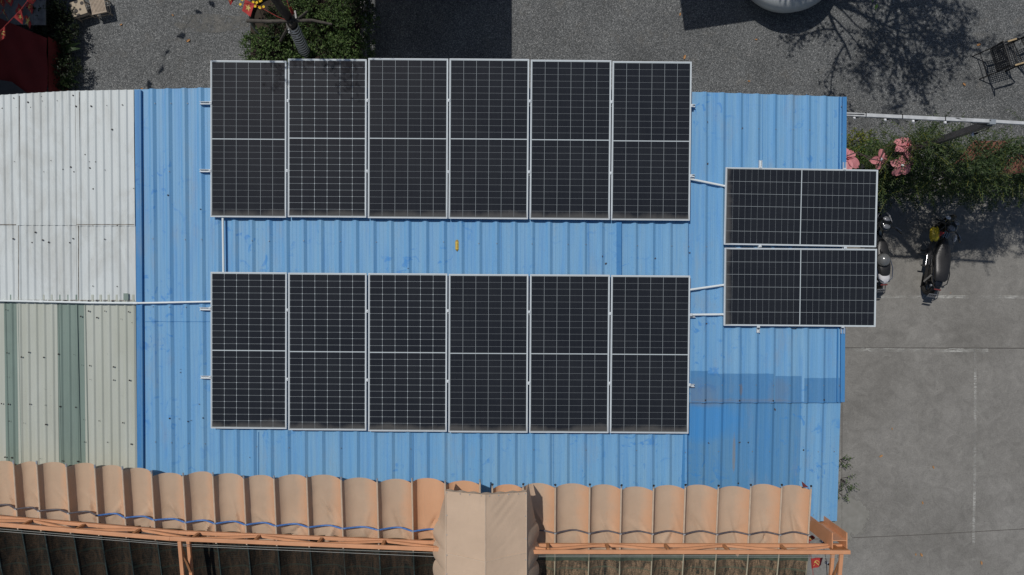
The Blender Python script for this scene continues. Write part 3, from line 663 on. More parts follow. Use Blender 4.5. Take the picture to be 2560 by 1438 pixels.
# rails with clamps
def rail(p0, p1, clamps, lab):
    a, b = RP(*p0, .050), RP(*p1, .050); c = (a + b) / 2
    root = thing('mounting_rail', lab, 'mounting rail', a, group='aluminium rails under the solar panels')
    m = MB(); d = (b - a); s, u = frame_from(d)
    m.bar(Vector((0, 0, -.018)), d + Vector((0, 0, -.018)), .040, .004)
    for k in (-1, 1): m.bar(s * k * .018, d + s * k * .018, .006, .036)
    m.build('channel', M['alu'], root)
    L = d.length; nft = int(L / 1.2) + 1
    for i in range(nft):
        m = MB(); m.box(d * ((i + .35) / nft) + Vector((0, 0, -.042)) , (.05, .05, .036)); m.build('foot', M['alu2'], root)
    for px, py in clamps:
        p = RP(px, py, PH) - a; mm = MB(); mm.box(p + Vector((0, 0, .003)), (.030, .040, .010) if abs(d.x) > abs(d.y) else (.040, .030, .010)); mm.lathe([(.006, 0), (.006, .012), (.0001, .014)], p + Vector((0, 0, .006)), 8)
        mm.build('clamp', M['alu'], root)
    return root
rail((500, 258), (1738, 265), [(527, 257), (720, 252), (919, 251), (1122.5, 251), (1325.5, 253), (1529.5, 255), (1730, 264)], 'aluminium rail near the top of the upper panel row')
rail((499, 427), (1737, 440), [(525, 427), (717, 427), (917, 428), (1119.5, 430), (1323, 430), (1527, 433), (1728, 440)], 'aluminium rail in the lower half of the upper panel row')
rail((499, 772), (1738, 790), [(525, 771), (718, 775), (918, 778), (1120, 777), (1323.5, 780), (1526, 784), (1728, 787)], 'aluminium rail in the upper half of the lower panel row')
rail((501, 943), (1736, 964), [(525, 943), (718.5, 948), (918.5, 950), (1120, 953), (1322.5, 958), (1524, 958), (1724, 962)], 'aluminium rail near the bottom of the lower panel row')
rail((1901, 401), (1895, 832), [(1901, 419), (1900, 616), (1896, 817)], 'upright rail left of centre under the two sideways panels')
rail((2111, 406), (2106, 834), [(2111, 423), (2113, 620), (2107, 817)], 'upright rail at the roof edge under the two sideways panels')
# conduits
def pipe(pts, r, mat, lab, name='conduit_pipe', cat='pipe', h=.065, joints=()):
    m = MB(); q = []
    for a, b in zip(pts[:-1], pts[1:]):
        for i in range(6): t = i / 6; q.append(RP(a[0] + (b[0] - a[0]) * t, a[1] + (b[1] - a[1]) * t, h))
    q.append(RP(*pts[-1], h)); m.tube(q, r, 10)
    root = thing(name, lab, cat, (0, 0, 0)); m.build('pipe', mat, root, smooth=True)
    for j in joints:
        p = RP(*j, h); m = MB(); m.tube([p - Vector((.03, 0, 0)), p + Vector((.03, 0, 0))], r * 1.25, 10); m.build('coupling', mat, root, smooth=True)
    return root
pipe([(-300, 748), (0, 752), (104, 754), (225, 757), (339, 758), (440, 756), (535, 754)], .0145, M['pvc'], 'long white pipe crossing the white and blue roofs', joints=[(104, 754), (339, 758)])
pipe([(557, 535), (559, 690)], .0165, M['pvc'], 'upright white pipe joining the two panel rows at the left')
pipe([(1722, 447), (1820, 467)], .0165, M['pvc'], 'slanting white pipe from the upper row to the sideways panels')
pipe([(1722, 725), (1820, 711)], .0165, M['pvc'], 'white pipe rising right from the lower row to the sideways panels')
pipe([(1722, 787), (1820, 786)], .0165, M['pvc'], 'level white pipe from the lower row to the sideways panels')
# thin hanging wire under sideways panels
m = MB(); m.tube([RP(1970, 812, .06), RP(1978, 821, .03), RP(1990, 822, .03), RP(1998, 812, .06)], .004, 6)
props(m.build('panel_cable', M['blackcable']), 'short black cable loop showing below the lower sideways panel', 'cable')
# yellow casing
r_ = thing('yellow_casing', 'small yellow capsule-shaped casing lying on the blue roof between the panel rows', 'casing', RP(1143, 615, .004))
m = MB(); prof = []
def capsec(y, w_, h_): return [Vector((w_ * math.cos(t), y, max(0, h_ * math.sin(t)))) for t in [math.pi * i / 8 for i in range(9)]]
m.loft([capsec(-.052, .029, .03), capsec(.058, .029, .03)]); m.build('body', M['yel2'], r_, smooth=True)
m = MB(); m.loft([capsec(.058, .029, .03), capsec(.075, .026, .026), capsec(.088, .012, .014), capsec(.092, .002, .004)]); m.build('end_cap', M['yel3'], r_, smooth=True)
m = MB(); m.loft([capsec(-.083, .002, .004), capsec(-.072, .014, .016), capsec(-.052, .028, .029)]); m.build('end_cap', M['yel3'], r_, smooth=True)
m = MB()
for i, y in enumerate((.035, .018, .0, -.016, -.03)): m.box((.004 + (i % 2) * .004, y, .0305), (.012, .004, .0015))
m.build('print_marks', M['dark_dry'], r_)

# ------------------------------------------------------------------ awnings (sagging canvas between rods)
def awn_z(y): # rod height
    return 5.88 - .13 * max(0, (-2.75 - y))
def rodpt(px, py):
    z = 5.86; 
    for _ in range(4): z = awn_z(P(px, py, z).y)
    return P(px, py, z)
def awning(name, rods, lab, cap, beamy, ext=.20):
    root = thing(name, lab, 'awning')
    ends = []
    for i, (px, py, hasn) in enumerate(rods):
        a = rodpt(px, py); x = a.x
        ys = beamy(x) - ext
        b = Vector((x, ys, awn_z(ys)))
        ends.append((a, b))
        m = MB(); m.tube([a + Vector((0, 0, .0)), b], .0135, 8); m.build('rod', M['hem'], root, smooth=True)
        m = MB(); d = (a - b).normalized(); m.tube([a - d * .002, a + d * (.045 if cap == 'steel' else .03)], .0125, 8); tip = m.build('rod_tip', M['alu2'], root)
        if cap != 'steel':
            m = MB(); m.ball(a + d * .038, (.016, .018, .016), 8, 6); m.ball(a + d * .035 + Vector((.012 * random.choice((-1, 1)), .01, .006)), .009, 6, 4); m.build('cap', M['black'], tip)
    for i in range(len(rods) - 1):
        if not rods[i][2]: continue
        (a0, b0), (a1, b1) = ends[i], ends[i + 1]
        rnd = random.Random(i * 13 + int(abs(a0.x * 100))); sag = rnd.uniform(.105, .145); pw = rnd.uniform(2.9, 3.7); wp = rnd.uniform(.74, .88)
        skew = rnd.uniform(-.08, .08); creases = []
        for _ in range(rnd.randint(3, 6)):
            creases.append((rnd.uniform(.55, .95), rnd.uniform(.55, .95), rnd.uniform(.5, 1.3) * rnd.choice((-1, 1, 1)), rnd.uniform(.020, .042) * rnd.choice((1, 1, -1)), rnd.uniform(.014, .030), rnd.uniform(.10, .26)))
        off = rnd.uniform(-.02, .02)
        def f(u, v, a0=a0, a1=a1, b0=b0, b1=b1):
            t = abs(2 * u ** wp - 1); sh = 1 - t ** pw
            top0 = a0 + Vector((0, -.025 + off, 0)); top1 = a1 + Vector((0, -.025 + off, 0))
            p = (top0.lerp(top1, u)).lerp(b0.lerp(b1, u), v)
            z = -sag * sh * (1 + skew * math.sin(v * 3)) 
            edge = math.sin(math.pi * u)
            y = .036 * edge * (1 - v)
            for cu, cv, ang, am, wd_, ln in creases:
                du, dv = (u - cu) * .45, (v - cv) * .75
                al = du * math.cos(ang) + dv * math.sin(ang); ac = -du * math.sin(ang) + dv * math.cos(ang)
                z += am * math.exp(-(ac / wd_) ** 2) * math.exp(-(al / ln) ** 2) * edge
            z += .004 * noise.noise(Vector((p.x * 5, p.y * 5, i))) - .10 * max(0, v - .78) * (1 - t ** 8)
            return p + Vector((0, y, z))
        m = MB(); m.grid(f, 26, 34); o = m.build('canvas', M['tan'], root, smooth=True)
        at = o.data.attributes.new('orange_tone', 'FLOAT', 'POINT'); near_canopy = 1.0 if -1.25 < (a0.x + a1.x) / 2 < .30 else 0.0  # more orange towards the right of each bay and near the canopy
        at.data.foreach_set('value', [min(1, near_canopy + max(0, ((q_ % 27) / 26 - .45) * 1.7) * rnd.uniform(.98, 1.02)) for q_ in range(27 * 35)])
        # darker stitched hem along the north edge
    return root, ends
def beam_l(x): return polyf([(-9.6, -2.98), (-7.2, -3.22), (-4.67, -3.43), (-1.07, -3.575), (5, -3.62)])(x)
left_r = [(-190, 1148), (-110, 1152), (-38, 1158), (34, 1159), (92, 1160), (166, 1167), (237, 1170), (306, 1174), (379, 1184), (458, 1190), (532, 1189), (609, 1196), (685, 1197), (767, 1195), (853, 1200), (943, 1204), (1030, 1203), (1113, 1208), (1200, 1206)]
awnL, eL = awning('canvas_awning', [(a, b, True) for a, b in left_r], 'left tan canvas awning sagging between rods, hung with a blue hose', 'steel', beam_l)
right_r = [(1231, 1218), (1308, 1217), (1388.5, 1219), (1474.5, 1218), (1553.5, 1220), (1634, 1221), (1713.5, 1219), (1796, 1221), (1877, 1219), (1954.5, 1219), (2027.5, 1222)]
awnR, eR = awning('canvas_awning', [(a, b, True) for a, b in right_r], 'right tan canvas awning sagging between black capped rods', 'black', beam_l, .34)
def hose(ends, i0, i1, mat, lab, rad, yk0=.30):
    pts = []
    for i in range(i0, i1):
        (a0, b0), (a1, b1) = ends[i], ends[i + 1]
        yk = yk0
        p0 = b0 + (a0 - b0).normalized() * yk; p1 = b1 + (a1 - b1).normalized() * yk
        dep = random.Random(i).uniform(.05, .09)
        for j in range(8):
            t = j / 8; p = p0.lerp(p1, t); k_ = 1 - abs(2 * t - 1) ** 1.6
            sk = math.sin(math.pi * t)
            pts.append(p + Vector((0, .035 * (t if t < .6 else (1 - t) * 1.5) * 1.1, .02 - dep * k_)))
    pts.append(p1 + Vector((0, 0, .02)))
    root = thing('drip_hose', lab, 'hose'); m = MB(); m.tube(pts, rad, 8); m.build('hose', mat, root, smooth=True)
    for i in range(i0, i1 + 1):
        m = MB()
        a, b = ends[i]; p = b + (a - b).normalized() * yk0 + Vector((0, 0, .02)); m.box(p, (.028, .016, .03)); m.build('tie', M['alu2'], root)
hose(eL, 0, 6, M['hoseg'], 'dark hose looping along the left end of the left awning', .013)
hose(eL, 6, 18, M['hoseb'], 'blue hose looping along the left awning', .0125)
hose(eR, 0, 10, M['hoseg'], 'grey hose looping along the right awning', .0125, .44)
# ------------------------------------------------------------------ orange truss frame
fr = thing('orange_steel_frame', 'orange painted steel truss frame carrying the awnings', 'steel frame')
zb, ztop = 5.93, 6.17
path = [(-9.6, -2.98), (-7.2, -3.22), (-4.67, -3.43), (-1.07, -3.575), (.2, -3.61), (4.62, -3.615)]
m = MB()
for (a, b), (c, d) in zip(path[:-1], path[1:]): m.bar((a, b, ztop), (c, d, ztop), .052, .035)
m.build('top_chord', M['orange'], fr, bevel=.004)
m = MB()
for (a, b), (c, d) in zip(path[:-1], path[1:]): m.bar((a, b, zb), (c, d, zb), .045, .05)
m.build('bottom_chord', M['orange'], fr, bevel=.004)
vx = [-9.2, -8.3, -7.5, -6.71, -5.98, -5.2, -4.38, -3.53, -2.66, -1.78, -.9, -.1, .495, 1.32, 2.14, 2.96, 3.76, 4.5]
for i, x in enumerate(vx):
    y = beam_l(x); m = MB(); m.bar((x, y, zb + .025), (x, y, ztop - .018), .038, .038); m.build('web_post', M['orange_dk'], fr)
for i in range(len(vx) - 1):
    x0, x1 = vx[i], vx[i + 1]; z0, z1 = (zb + .03, ztop - .03) if i % 2 else (ztop - .03, zb + .03)
    m = MB(); m.bar((x0 + .03, beam_l(x0), z0), (x1 - .03, beam_l(x1), z1), .03, .03); m.build('diagonal', M['orange'], fr)
def rafter(x, y0):
    sl = .17
    m = MB(); m.bar((x, y0, ztop - .002), (x, y0 - 3.2, ztop - 3.2 * sl), .050, .04); m.build('rafter_top', M['orange'], fr, bevel=.004)
    m = MB(); m.bar((x, y0, zb), (x, y0 - 3.2, zb - 3.2 * sl), .045, .05); m.build('rafter_bottom', M['orange'], fr, bevel=.004)
    for k in range(6):
        ya, yb2 = y0 - .06 - k * .52, y0 - .06 - (k + 1) * .52; m = MB()
        za, zb_ = (ztop, zb) if k % 2 == 0 else (zb, ztop)
        m.bar((x, ya, za - sl * (y0 - ya)), (x, yb2, zb_ - sl * (y0 - yb2)), .03, .03); m.build('diagonal', M['orange_dk'], fr)
rafter(-4.54, beam_l(-4.54) - .03); rafter(4.50, -3.645)
# H column at the corner
m = MB(); cx, cy = 4.53, -3.50
for s_ in (-1, 1): m.box((cx + s_ * .10, cy, 3.03), (.014, .22, 6.06))
m.box((cx, cy, 3.03), (.186, .010, 6.06)); m.build('column', M['orange'], fr)
m = MB(); m.box((cx, cy - .125, 5.98), (.24, .012, .26)); m.build('end_plate', M['orange_dk'], fr)
m = MB(); m.box((cx, cy, .02), (.4, .4, .03)); m.build('base_plate', M['orange_dk'], fr)
for x in (-4.54, -9.3):
    m = MB(); m.box((x, beam_l(x) - 3.0, 2.75), (.14, .14, 5.5)); m.build('column', M['orange_dk'], fr)
m = MB(); m.box((4.50, -6.6, 2.75), (.14, .14, 5.5)); m.build('column', M['orange_dk'], fr)
# ------------------------------------------------------------------ cables
def cable(pts, r, mat, lab, name='cable'):
    m = MB(); m.tube(pts, r, 6); return props(m.build(name, mat, smooth=True), lab, 'cable')
cable([P(-200, 1312, 6.0), P(0, 1322.5, 6.0), P(460, 1361, 6.0), P(1120, 1384, 6.0), P(1360, 1388, 6.0), P(2120, 1390, 6.0)], .0032, M['cable'], 'upper of two pale cables stretched over the shade nets')
cable([P(-200, 1317, 6.0), P(0, 1328, 6.0), P(460, 1365, 6.0), P(1120, 1393, 6.0), P(1360, 1392, 6.0), P(2120, 1393.5, 6.0)], .0032, M['cable'], 'lower of two pale cables stretched over the shade nets')
# ------------------------------------------------------------------ shade nets
def shade_net(ends, mat, lab, edge, hem):
    root = thing('shade_net', lab, 'shade net')
    L = 3.0; rows = []
    for a, b in ends:
        y0 = edge(b.x); z0 = 5.78 if hem else 5.77
        s = Vector((b.x, y0, z0)); e = Vector((b.x * .995, y0 - L, z0 - L * .22)); rows.append((s, e))
        m = MB(); m.tube([s + Vector((0, .05, .004)), e + Vector((0, 0, -.004))], .0095, 6); m.build('rod', M['netrod'] if not hem else M['tape'], root, smooth=True)
    for i in range(len(rows) - 1):
        (s0, e0), (s1, e1) = rows[i], rows[i + 1]; rnd = random.Random(i + 99); sag = rnd.uniform(.10, .15); ph = rnd.uniform(0, 9)
        def f(u, v):
            p = s0.lerp(s1, u).lerp(e0.lerp(e1, u), v); k_ = 1 - abs(2 * u - 1) ** 2.4
            w_ = .012 * noise.noise(Vector((p.x * 6 + ph, p.y * 2.2, 1)))
            return p + Vector((0, (-.035 * k_ * (1 - v) if hem else 0), -sag * k_ + w_))
        m = MB(); m.grid(f, 16, 50); m.build('net', mat, root, smooth=True)
        if hem:
            m = MB(); m.grid(lambda u, v: f(u, v * .034) + Vector((0, 0, .004)), 16, 2); m.build('hem', M['netband'], root, smooth=True)
    return root
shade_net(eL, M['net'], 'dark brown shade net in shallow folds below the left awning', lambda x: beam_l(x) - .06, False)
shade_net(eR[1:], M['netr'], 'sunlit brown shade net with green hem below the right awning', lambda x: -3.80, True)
a, b = eR[-1]
m = MB(); m.bar((b.x - .005, -3.80, 5.70), (b.x - .02, -6.6, 5.04), .012, .10); props(m.build('net_edge_batten', M['tape']), 'pale batten closing the right side of the sunlit net', 'batten')
# ------------------------------------------------------------------ gable canopy in the middle
can = thing('gable_canopy', 'pale tan gable canopy with scalloped sides over the two awnings', 'canopy')
zE, zR = 6.42, 6.58
nl, nm, nr = P(1115, 1228, zE), P(1213, 1237, zR), P(1316, 1230, zE)
Lc = 2.6
def slope(a, b, seed, cr):
    m = MB()
    def f(u, v):
        p = a.lerp(b, u) + Vector((0, -Lc * v, 0)); z = -.016 * math.sin(math.pi * u) * (1 - .3 * v)
        for k_ in range(cr):
            d = ((u if cr > 1 else 1 - u) * .42 + (Lc * v) * .62) - (.12 + .075 * k_ + .02 * math.sin(k_ * 5)); z += (.015 if cr > 1 else .010) * math.exp(-(d / .020) ** 2) * math.sin(math.pi * min(1, u * 1.1)) * max(0, 1 - v * 2.6)
        z += .005 * noise.noise(Vector((p.x * 3, p.y * 3, seed)))
        return p + Vector((0, 0, z))
    m.grid(f, 20, 90); return m.build('roof_canvas', M['tan2'], can, smooth=True)
slope(nl, nm, 1, 1); slope(nm, nr, 5, 8)
m = MB(); m.bar(nm + Vector((0, 0, .003)), nm + Vector((0, -Lc, .003)), .014, .005); m.build('ridge_seam', M['hem'], can)
for e in (nl, nr):
    m = MB(); m.bar(e + Vector((0, 0, .004)), e + Vector((0, -Lc, .004)), .012, .005); m.build('side_seam', M['hem'], can)
for va_, wv_ in ((.83, .012),):
    m = MB(); a_, b_, c_ = nl + Vector((0, -va_, .002)), nm + Vector((0, -va_ - .05, .004)), nr + Vector((0, -va_ + .02, .002))
    for j in range(12):
        t0_, t1_ = j / 12, (j + 1) / 12
        for p_, q_ in ((a_, b_), (b_, c_)):
            f0 = p_.lerp(q_, t0_) + Vector((0, 0, -.012 * math.sin(math.pi * t0_))); f1 = p_.lerp(q_, t1_) + Vector((0, 0, -.012 * math.sin(math.pi * t1_))); m.bar(f0, f1, wv_, .006)
    m.build('cross_seam', M['hem'], can)
def valance(e, sgn, fl):
    m = MB()
    def f(u, v):
        y = -Lc * v; w_ = fl(-y)
        sc = .040 * abs(math.sin((y) * math.pi / .27)) ** .6 if -y > .50 else .004
        out_ = w_ + sc * 1.2
        return e + Vector((sgn * out_ * u, y, -(.02 + .42 * u ** 1.3) + .012 * math.sin(y * 17) * u))
    m.grid(f, 10, 130); m.build('valance', M['tan2'], can, smooth=True)
valance(nl, -1, lambda d: .0 + min(.15, d * .21) + .03 * min(1, d / .4)); valance(nr, 1, lambda d: .03 + min(.11, .19 * d))
m = MB()
def fv(u, v):
    p = (nl.lerp(nm, u * 2) if u < .5 else nm.lerp(nr, u * 2 - 1)); return p + Vector((0, .008 * math.sin(u * 40) * v, -.08 * v))
m.grid(fv, 40, 3); m.build('front_hem', M['tan2'], can, smooth=True)
for t in [.15, .33, .5, .68, .86]:
    pass
for e, ys_ in ((nl, [.02, .32, .58, .85, 1.1, 1.4]), (nr, [.02, .32, .62, .9, 1.2, 1.5])):
    for y_ in ys_:
        m = MB(); dome(m, e + Vector((.012 if e is nl else -.012, -y_, .006)), .0075); m.build('eyelet', M['alu2'], can)
for t in (.18, .3, .45, .55, .66, .78, .9):
    p = nl.lerp(nm, t * 2) if t < .5 else nm.lerp(nr, t * 2 - 1); m = MB(); dome(m, p + Vector((0, -.018, .004)), .007); m.build('eyelet', M['alu2'], can)
for e in (nl, nr):
    m = MB(); m.bar(e + Vector((0, -Lc + .05, -.03)), Vector((e.x, e.y - Lc + .05, 5.0)), .03, .03); m.build('support_post', M['orange_dk'], can)
m = MB(); m.bar(nl + Vector((0, -.05, -.03)), nm + Vector((0, -.05, -.03)), .025, .025); m.bar(nm + Vector((0, -.05, -.03)), nr + Vector((0, -.05, -.03)), .025, .025)
m.build('front_rail', M['orange_dk'], can)

# ------------------------------------------------------------------ flags
def star_poly(r):
    return [Vector(((r if i % 2 == 0 else r * .40) * math.sin(math.pi * i / 5), (r if i % 2 == 0 else r * .40) * math.cos(math.pi * i / 5))) for i in range(10)]
def flag_parts(parent, q, emblem, mat='red', seed=0, wav=.02, er=.3):
    """q four corners (Vectors) hoist-top, hoist-bottom, fly-bottom, fly-top"""
    def surf(u, v):
        p = q[0].lerp(q[3], u).lerp(q[1].lerp(q[2], u), v)
        n = (q[3] - q[0]).cross(q[1] - q[0]).normalized()
        if n.z < 0: n = -n
        return p + n * wav * math.sin(u * 7 + seed + v * 2) * u, n
    m = MB(); m.grid(lambda u, v: surf(u, v)[0], 12, 8); fl = m.build('flag', M[mat], parent, smooth=True)
    L1, L2 = (q[3] - q[0]).length, (q[1] - q[0]).length; m = MB()
    def put(poly):   # poly in unit space of half-height, centred
        vs = []
        for x, y in poly:
            p, n = surf(.5 + x * L2 / L1 * er, .5 - y * er); vs.append(p + n * .006)
        c = sum(vs, Vector()) / len(vs)
        return vs
    if emblem == 'star':
        vs = put(star_poly(1.0)); p, n = surf(.5, .5); m.add(vs + [p + n * .006], [(i, (i + 1) % 10, 10) for i in range(10)])
        m.build('star', M['star'], fl)
    elif emblem == 'sickle':
        arc = []
        N_ = 14
        for i in range(N_ + 1):
            t = R(200 - 235 * i / N_); wdt = .20 * math.sin(math.pi * min(1, (i + 1.5) / (N_ + 2)))
            arc.append(((.78 * math.cos(t), .78 * math.sin(t)), ((.78 - wdt) * math.cos(t) - .02, (.78 - wdt) * math.sin(t))))
        for (o0, i0), (o1, i1) in zip(arc[:-1], arc[1:]): m.add(put([o0, o1, i1, i0]), [(0, 1, 2, 3)])
        m.add(put([(-.62, -.45), (-.5, -.6), (-.95, -1.0), (-1.05, -.9)]), [(0, 1, 2, 3)])
        m.add(put([(-.52, .28), (-.36, .42), (.75, -.75), (.62, -.9)]), [(0, 1, 2, 3)])
        m.add(put([(-.72, .20), (-.32, .60), (-.12, .44), (-.56, .02)]), [(0, 1, 2, 3)])
        m.build('hammer_and_sickle', M['star'], fl)
    return fl
def bunting(lab, string, flags, mat='red', group=None, rs=.004):
    root = thing('flag_bunting', lab, 'bunting', group=group)
    if string: m = MB(); m.tube(string, rs, 5); m.build('string', M[mat], root)
    for i, (q, em, mt) in enumerate(flags): flag_parts(root, q, em, mt, i * 1.7)
    return root
# lower right corner flags
bunting('red flag bunting hanging on a string under the orange frame corner', [P(2018, 1300, 4.6), P(2022, 1340, 4.6), P(2032, 1425, 4.5), P(2036, 1500, 4.4)],
        [([P(2019, 1335, 4.6), P(2019, 1357, 4.5), P(2027, 1350, 4.55), P(2038, 1343, 4.6)], 'star', 'red'),
         ([P(2027, 1397, 4.5), P(2029, 1422, 4.45), P(2053, 1415, 4.5), P(2057, 1392, 4.55)], 'sickle', 'red')])
m = MB(); m.add([RP(2004, 1203, .45), RP(2007, 1218, .45), RP(2022, 1219, .45)], [(0, 1, 2)]); mm = m.build('pennant', M['redm'])
props(mm, 'small maroon pennant poking out behind the last awning rod', 'pennant')
mm.modifiers.new('s', 'SOLIDIFY').thickness = .003
# top left, sunlit string and shaded ones
zf = 2.6
bunting('sunlit red flag bunting crossing the top left corner', [P(-30, 110, zf), P(0, 78, zf), P(34, 43, zf), P(52, 24, zf), P(68, 4, zf), P(85, -30, zf)],
        [([P(34, 43, zf), P(56, 61, zf - .1), P(59, 42, zf - .1), P(52, 24, zf)], 'star', 'red'),
         ([P(0, 78, zf), P(1, 103, zf - .1), P(15, 91, zf - .1), P(13, 65, zf)], 'sickle', 'red'),
         ([P(66, 3, zf), P(82, 11, zf - .1), P(96, -8, zf - .1), P(76, -18, zf)], 'star', 'red')])
zd = .84
bunting('shaded red flag bunting over the grey boards, nearer the gravel', [P(20, 60, zd), P(45, 30, zd), P(70, 10, zd), P(85, -20, zd)],
        [([P(38, 30, zd), P(52, 40, zd), P(60, 22, zd), P(46, 8, zd)], 'star', 'red'),
         ([P(64, 14, zd), P(80, 36, zd - .1), P(85, 18, zd - .1), P(72, 3, zd)], 'sickle', 'red'),
         ([P(60, 42, zd), P(75, 73, zd - .1), P(78, 58, zd - .1), P(66, 38, zd)], 'star', 'red')])
bunting('shaded red flag bunting at the outer left over the grey boards', [P(-20, 60, zd), P(5, 30, zd), P(22, -10, zd)],
        [([P(4, 24, zd), P(20, 46, zd - .1), P(14, 34, zd - .1), P(8, 22, zd)], 'sickle', 'red'),
         ([P(12, 0, zd), P(28, 17, zd - .1), P(34, 2, zd - .1), P(20, -12, zd)], 'star', 'red'),
         ([P(-4, 2, zd), P(8, 18, zd - .1), P(13, 5, zd - .1), P(3, -9, zd)], 'sickle', 'red')])
bunting('single dim red flag with a yellow star over the dark bush', [P(116, 40, .32), P(120, 52, .32)],
        [([P(116, 54, .32), P(119, 80, .28), P(137, 76, .28), P(134, 52, .32)], 'star', 'redm')])
# bunting near the tree
bunting('red flag bunting tied to the propped tree trunk', [P(728, 55, 2.4), P(694, 42, 2.45), P(645, 15, 2.5), P(600, -6, 2.6), P(560, -20, 2.7)],
        [([P(613, -2, 2.5), P(605, 27, 2.4), P(627, 42, 2.4), P(637, 11, 2.5)], 'star', 'red'),
         ([P(565, -14, 2.6), P(576, 14, 2.5), P(584, 2, 2.5), P(580, -16, 2.6)], 'star', 'red')])
bunting('red flag string running up from the tree prop crossing', [P(731, 40, 2.6), P(722, 18, 2.7), P(714, -12, 2.8)],
        [([P(722, 18, 2.7), P(731, 38, 2.5), P(737, 33, 2.5), P(729, 17, 2.7)], '', 'red')])
# bunting beyond the frame whose shadows fall on the gravel
sh = [(530, 12), (497, 32), (455, 90), (421, 130), (403, 175), (374, 214)]; fl = []; st = []
for i, (a, b) in enumerate(sh):
    z = 3.2; g0 = P(a, b); c = Vector((g0.x - SUN_T[0] * z, g0.y - SUN_T[1] * z, z)); st.append(c + Vector((0, .09, 0)))
    an = .5 * i; e = lambda x, y: Vector((x * math.cos(an) - y * math.sin(an), x * math.sin(an) + y * math.cos(an), 0))
    jr = random.Random(i + 5).uniform; fl.append(([c + e(-.09 + jr(-.02, .04), .11), c + e(-.05, -.06 + jr(-.05, .04)) + Vector((0, 0, -.05)), c + e(.08, -.09) + Vector((0, 0, -.05)), c + e(.05 + jr(-.04, .03), .05)], 'star', 'red'))
bunting('string of red star flags above the gravel yard, casting small shadows', st, fl)

# ------------------------------------------------------------------ plants
def leaf_quad(m, p, d, n, L, W):
    s_ = d.cross(n)
    if s_.length < 1e-4: s_ = Vector((1, 0, 0))
    s_.normalize(); nn = s_.cross(d).normalized()
    m.add([p, p + d * L * .45 + s_ * W / 2 - nn * W * .12, p + d * L, p + d * L * .45 - s_ * W / 2 - nn * W * .12], [(0, 1, 2, 3)])
def rv(rnd): 
    while True:
        v = Vector((rnd.uniform(-1, 1), rnd.uniform(-1, 1), rnd.uniform(-1, 1)))
        if .05 < v.length < 1: return v.normalized()
def shrub(name, lab, cat, c, rad, ht, n, L, W, mat, seed=0, group=None, sprig=7, flat=1):
    rnd = random.Random(seed); root = thing(name, lab, cat, c, group=group); m = MB(); st = MB()
    for i in range(n // sprig):
        # sprig on lumpy shell
        a = rnd.uniform(0, 2 * math.pi); rr = rnd.random() ** .5; hz = (1 - rr ** 2) ** .5
        lump = 1 + .28 * noise.noise(Vector((math.cos(a) * rr * 2.2, math.sin(a) * rr * 2.2, seed)))
        if noise.noise(Vector((math.cos(a) * rr * 4 + 7, math.sin(a) * rr * 4, seed * 3.1))) < -.22: continue
        p = Vector((math.cos(a) * rr * rad * lump, math.sin(a) * rr * rad * lump, ht * (.25 + .75 * hz * lump * rnd.uniform(.55, 1))))
        ax = (Vector((math.cos(a) * rr, math.sin(a) * rr, .8 * flat)) + rv(rnd) * .7).normalized(); ln = rnd.uniform(.06, .16) * (L / .04)
        if i % 3 == 0: st.tube([Vector((p.x * .3, p.y * .3, .02)), Vector((p.x * .8, p.y * .8, p.z * .7)), p + ax * ln], [.008, .005, .002], 4, caps=False)
        for k_ in range(sprig):
            q = p + ax * ln * k_ / sprig; d = (ax * .5 + rv(rnd) * .9).normalized(); nrm = (Vector((0, 0, 1)) + rv(rnd) * .7).normalized()
            leaf_quad(m, q, d, nrm, L * rnd.uniform(.7, 1.2), W * rnd.uniform(.7, 1.2))
    st.build('stems', M['bark'], root); m.build('foliage', mat, root)
    return root
bp = thing('planter_bed', 'low concrete edged planter bed beneath the propped tree', 'planter', (-4.74, 5.75, 0))
m = MB(); m.box((.1, 0, .03), (2.55, 1.9, .06)); m.build('soil', M['soil'], bp)
for c_, s_ in (((.1, .99, .11), (2.6, .08, .22)), ((1.40, 0, .11), (.10, 2.06, .22))):
    m = MB(); m.box(c_, s_); m.build('kerb', M['kerb'], bp)
bl = [((665, 134), .46, .55, 3400, .045, .028, 'lg_bush', 'bushy green shrub at the lower left of the planter bed'),
      ((880, 135), .50, .55, 3400, .045, .028, 'lg_bush', 'light green shrub by the right corner of the planter bed'),
      ((760, 140), .48, .40, 2600, .045, .028, 'lg_bush', 'low shrub in front of the wrapped trunk at the panel edge'),
      ((870, 70), .62, .75, 4200, .045, .026, 'lg_bush', 'tall dense shrub on the right of the planter bed'),
      ((800, 30), .62, .80, 4200, .042, .025, 'lg_bush', 'dense shrub behind the tree crossing'),
      ((712, 68), .33, .72, 2000, .040, .024, 'lg_dark', 'dark small leaved shrub growing in the black pot'),
      ((745, 12), .45, .70, 2500, .042, .025, 'lg_bush', 'shrub at the top edge left of the trunk'),
      ((900, 20), .38, .70, 2000, .045, .026, 'lg_dark', 'darker shrub at the upper right of the bed, beside the big shadow'),
      ((818, 108), .38, .32, 1500, .040, .025, 'lg_dark', 'low dark shrub between trunk base and right corner')]
for i, (pp, rr_, hh, n_, L_, W_, mt, lab) in enumerate(bl):
    c = P(*pp, .3); c.z = .15; shrub('shrub', lab, 'shrub', c, rr_, hh, n_, L_, W_, M[mt], i + 3, 'shrubs in the planter bed')
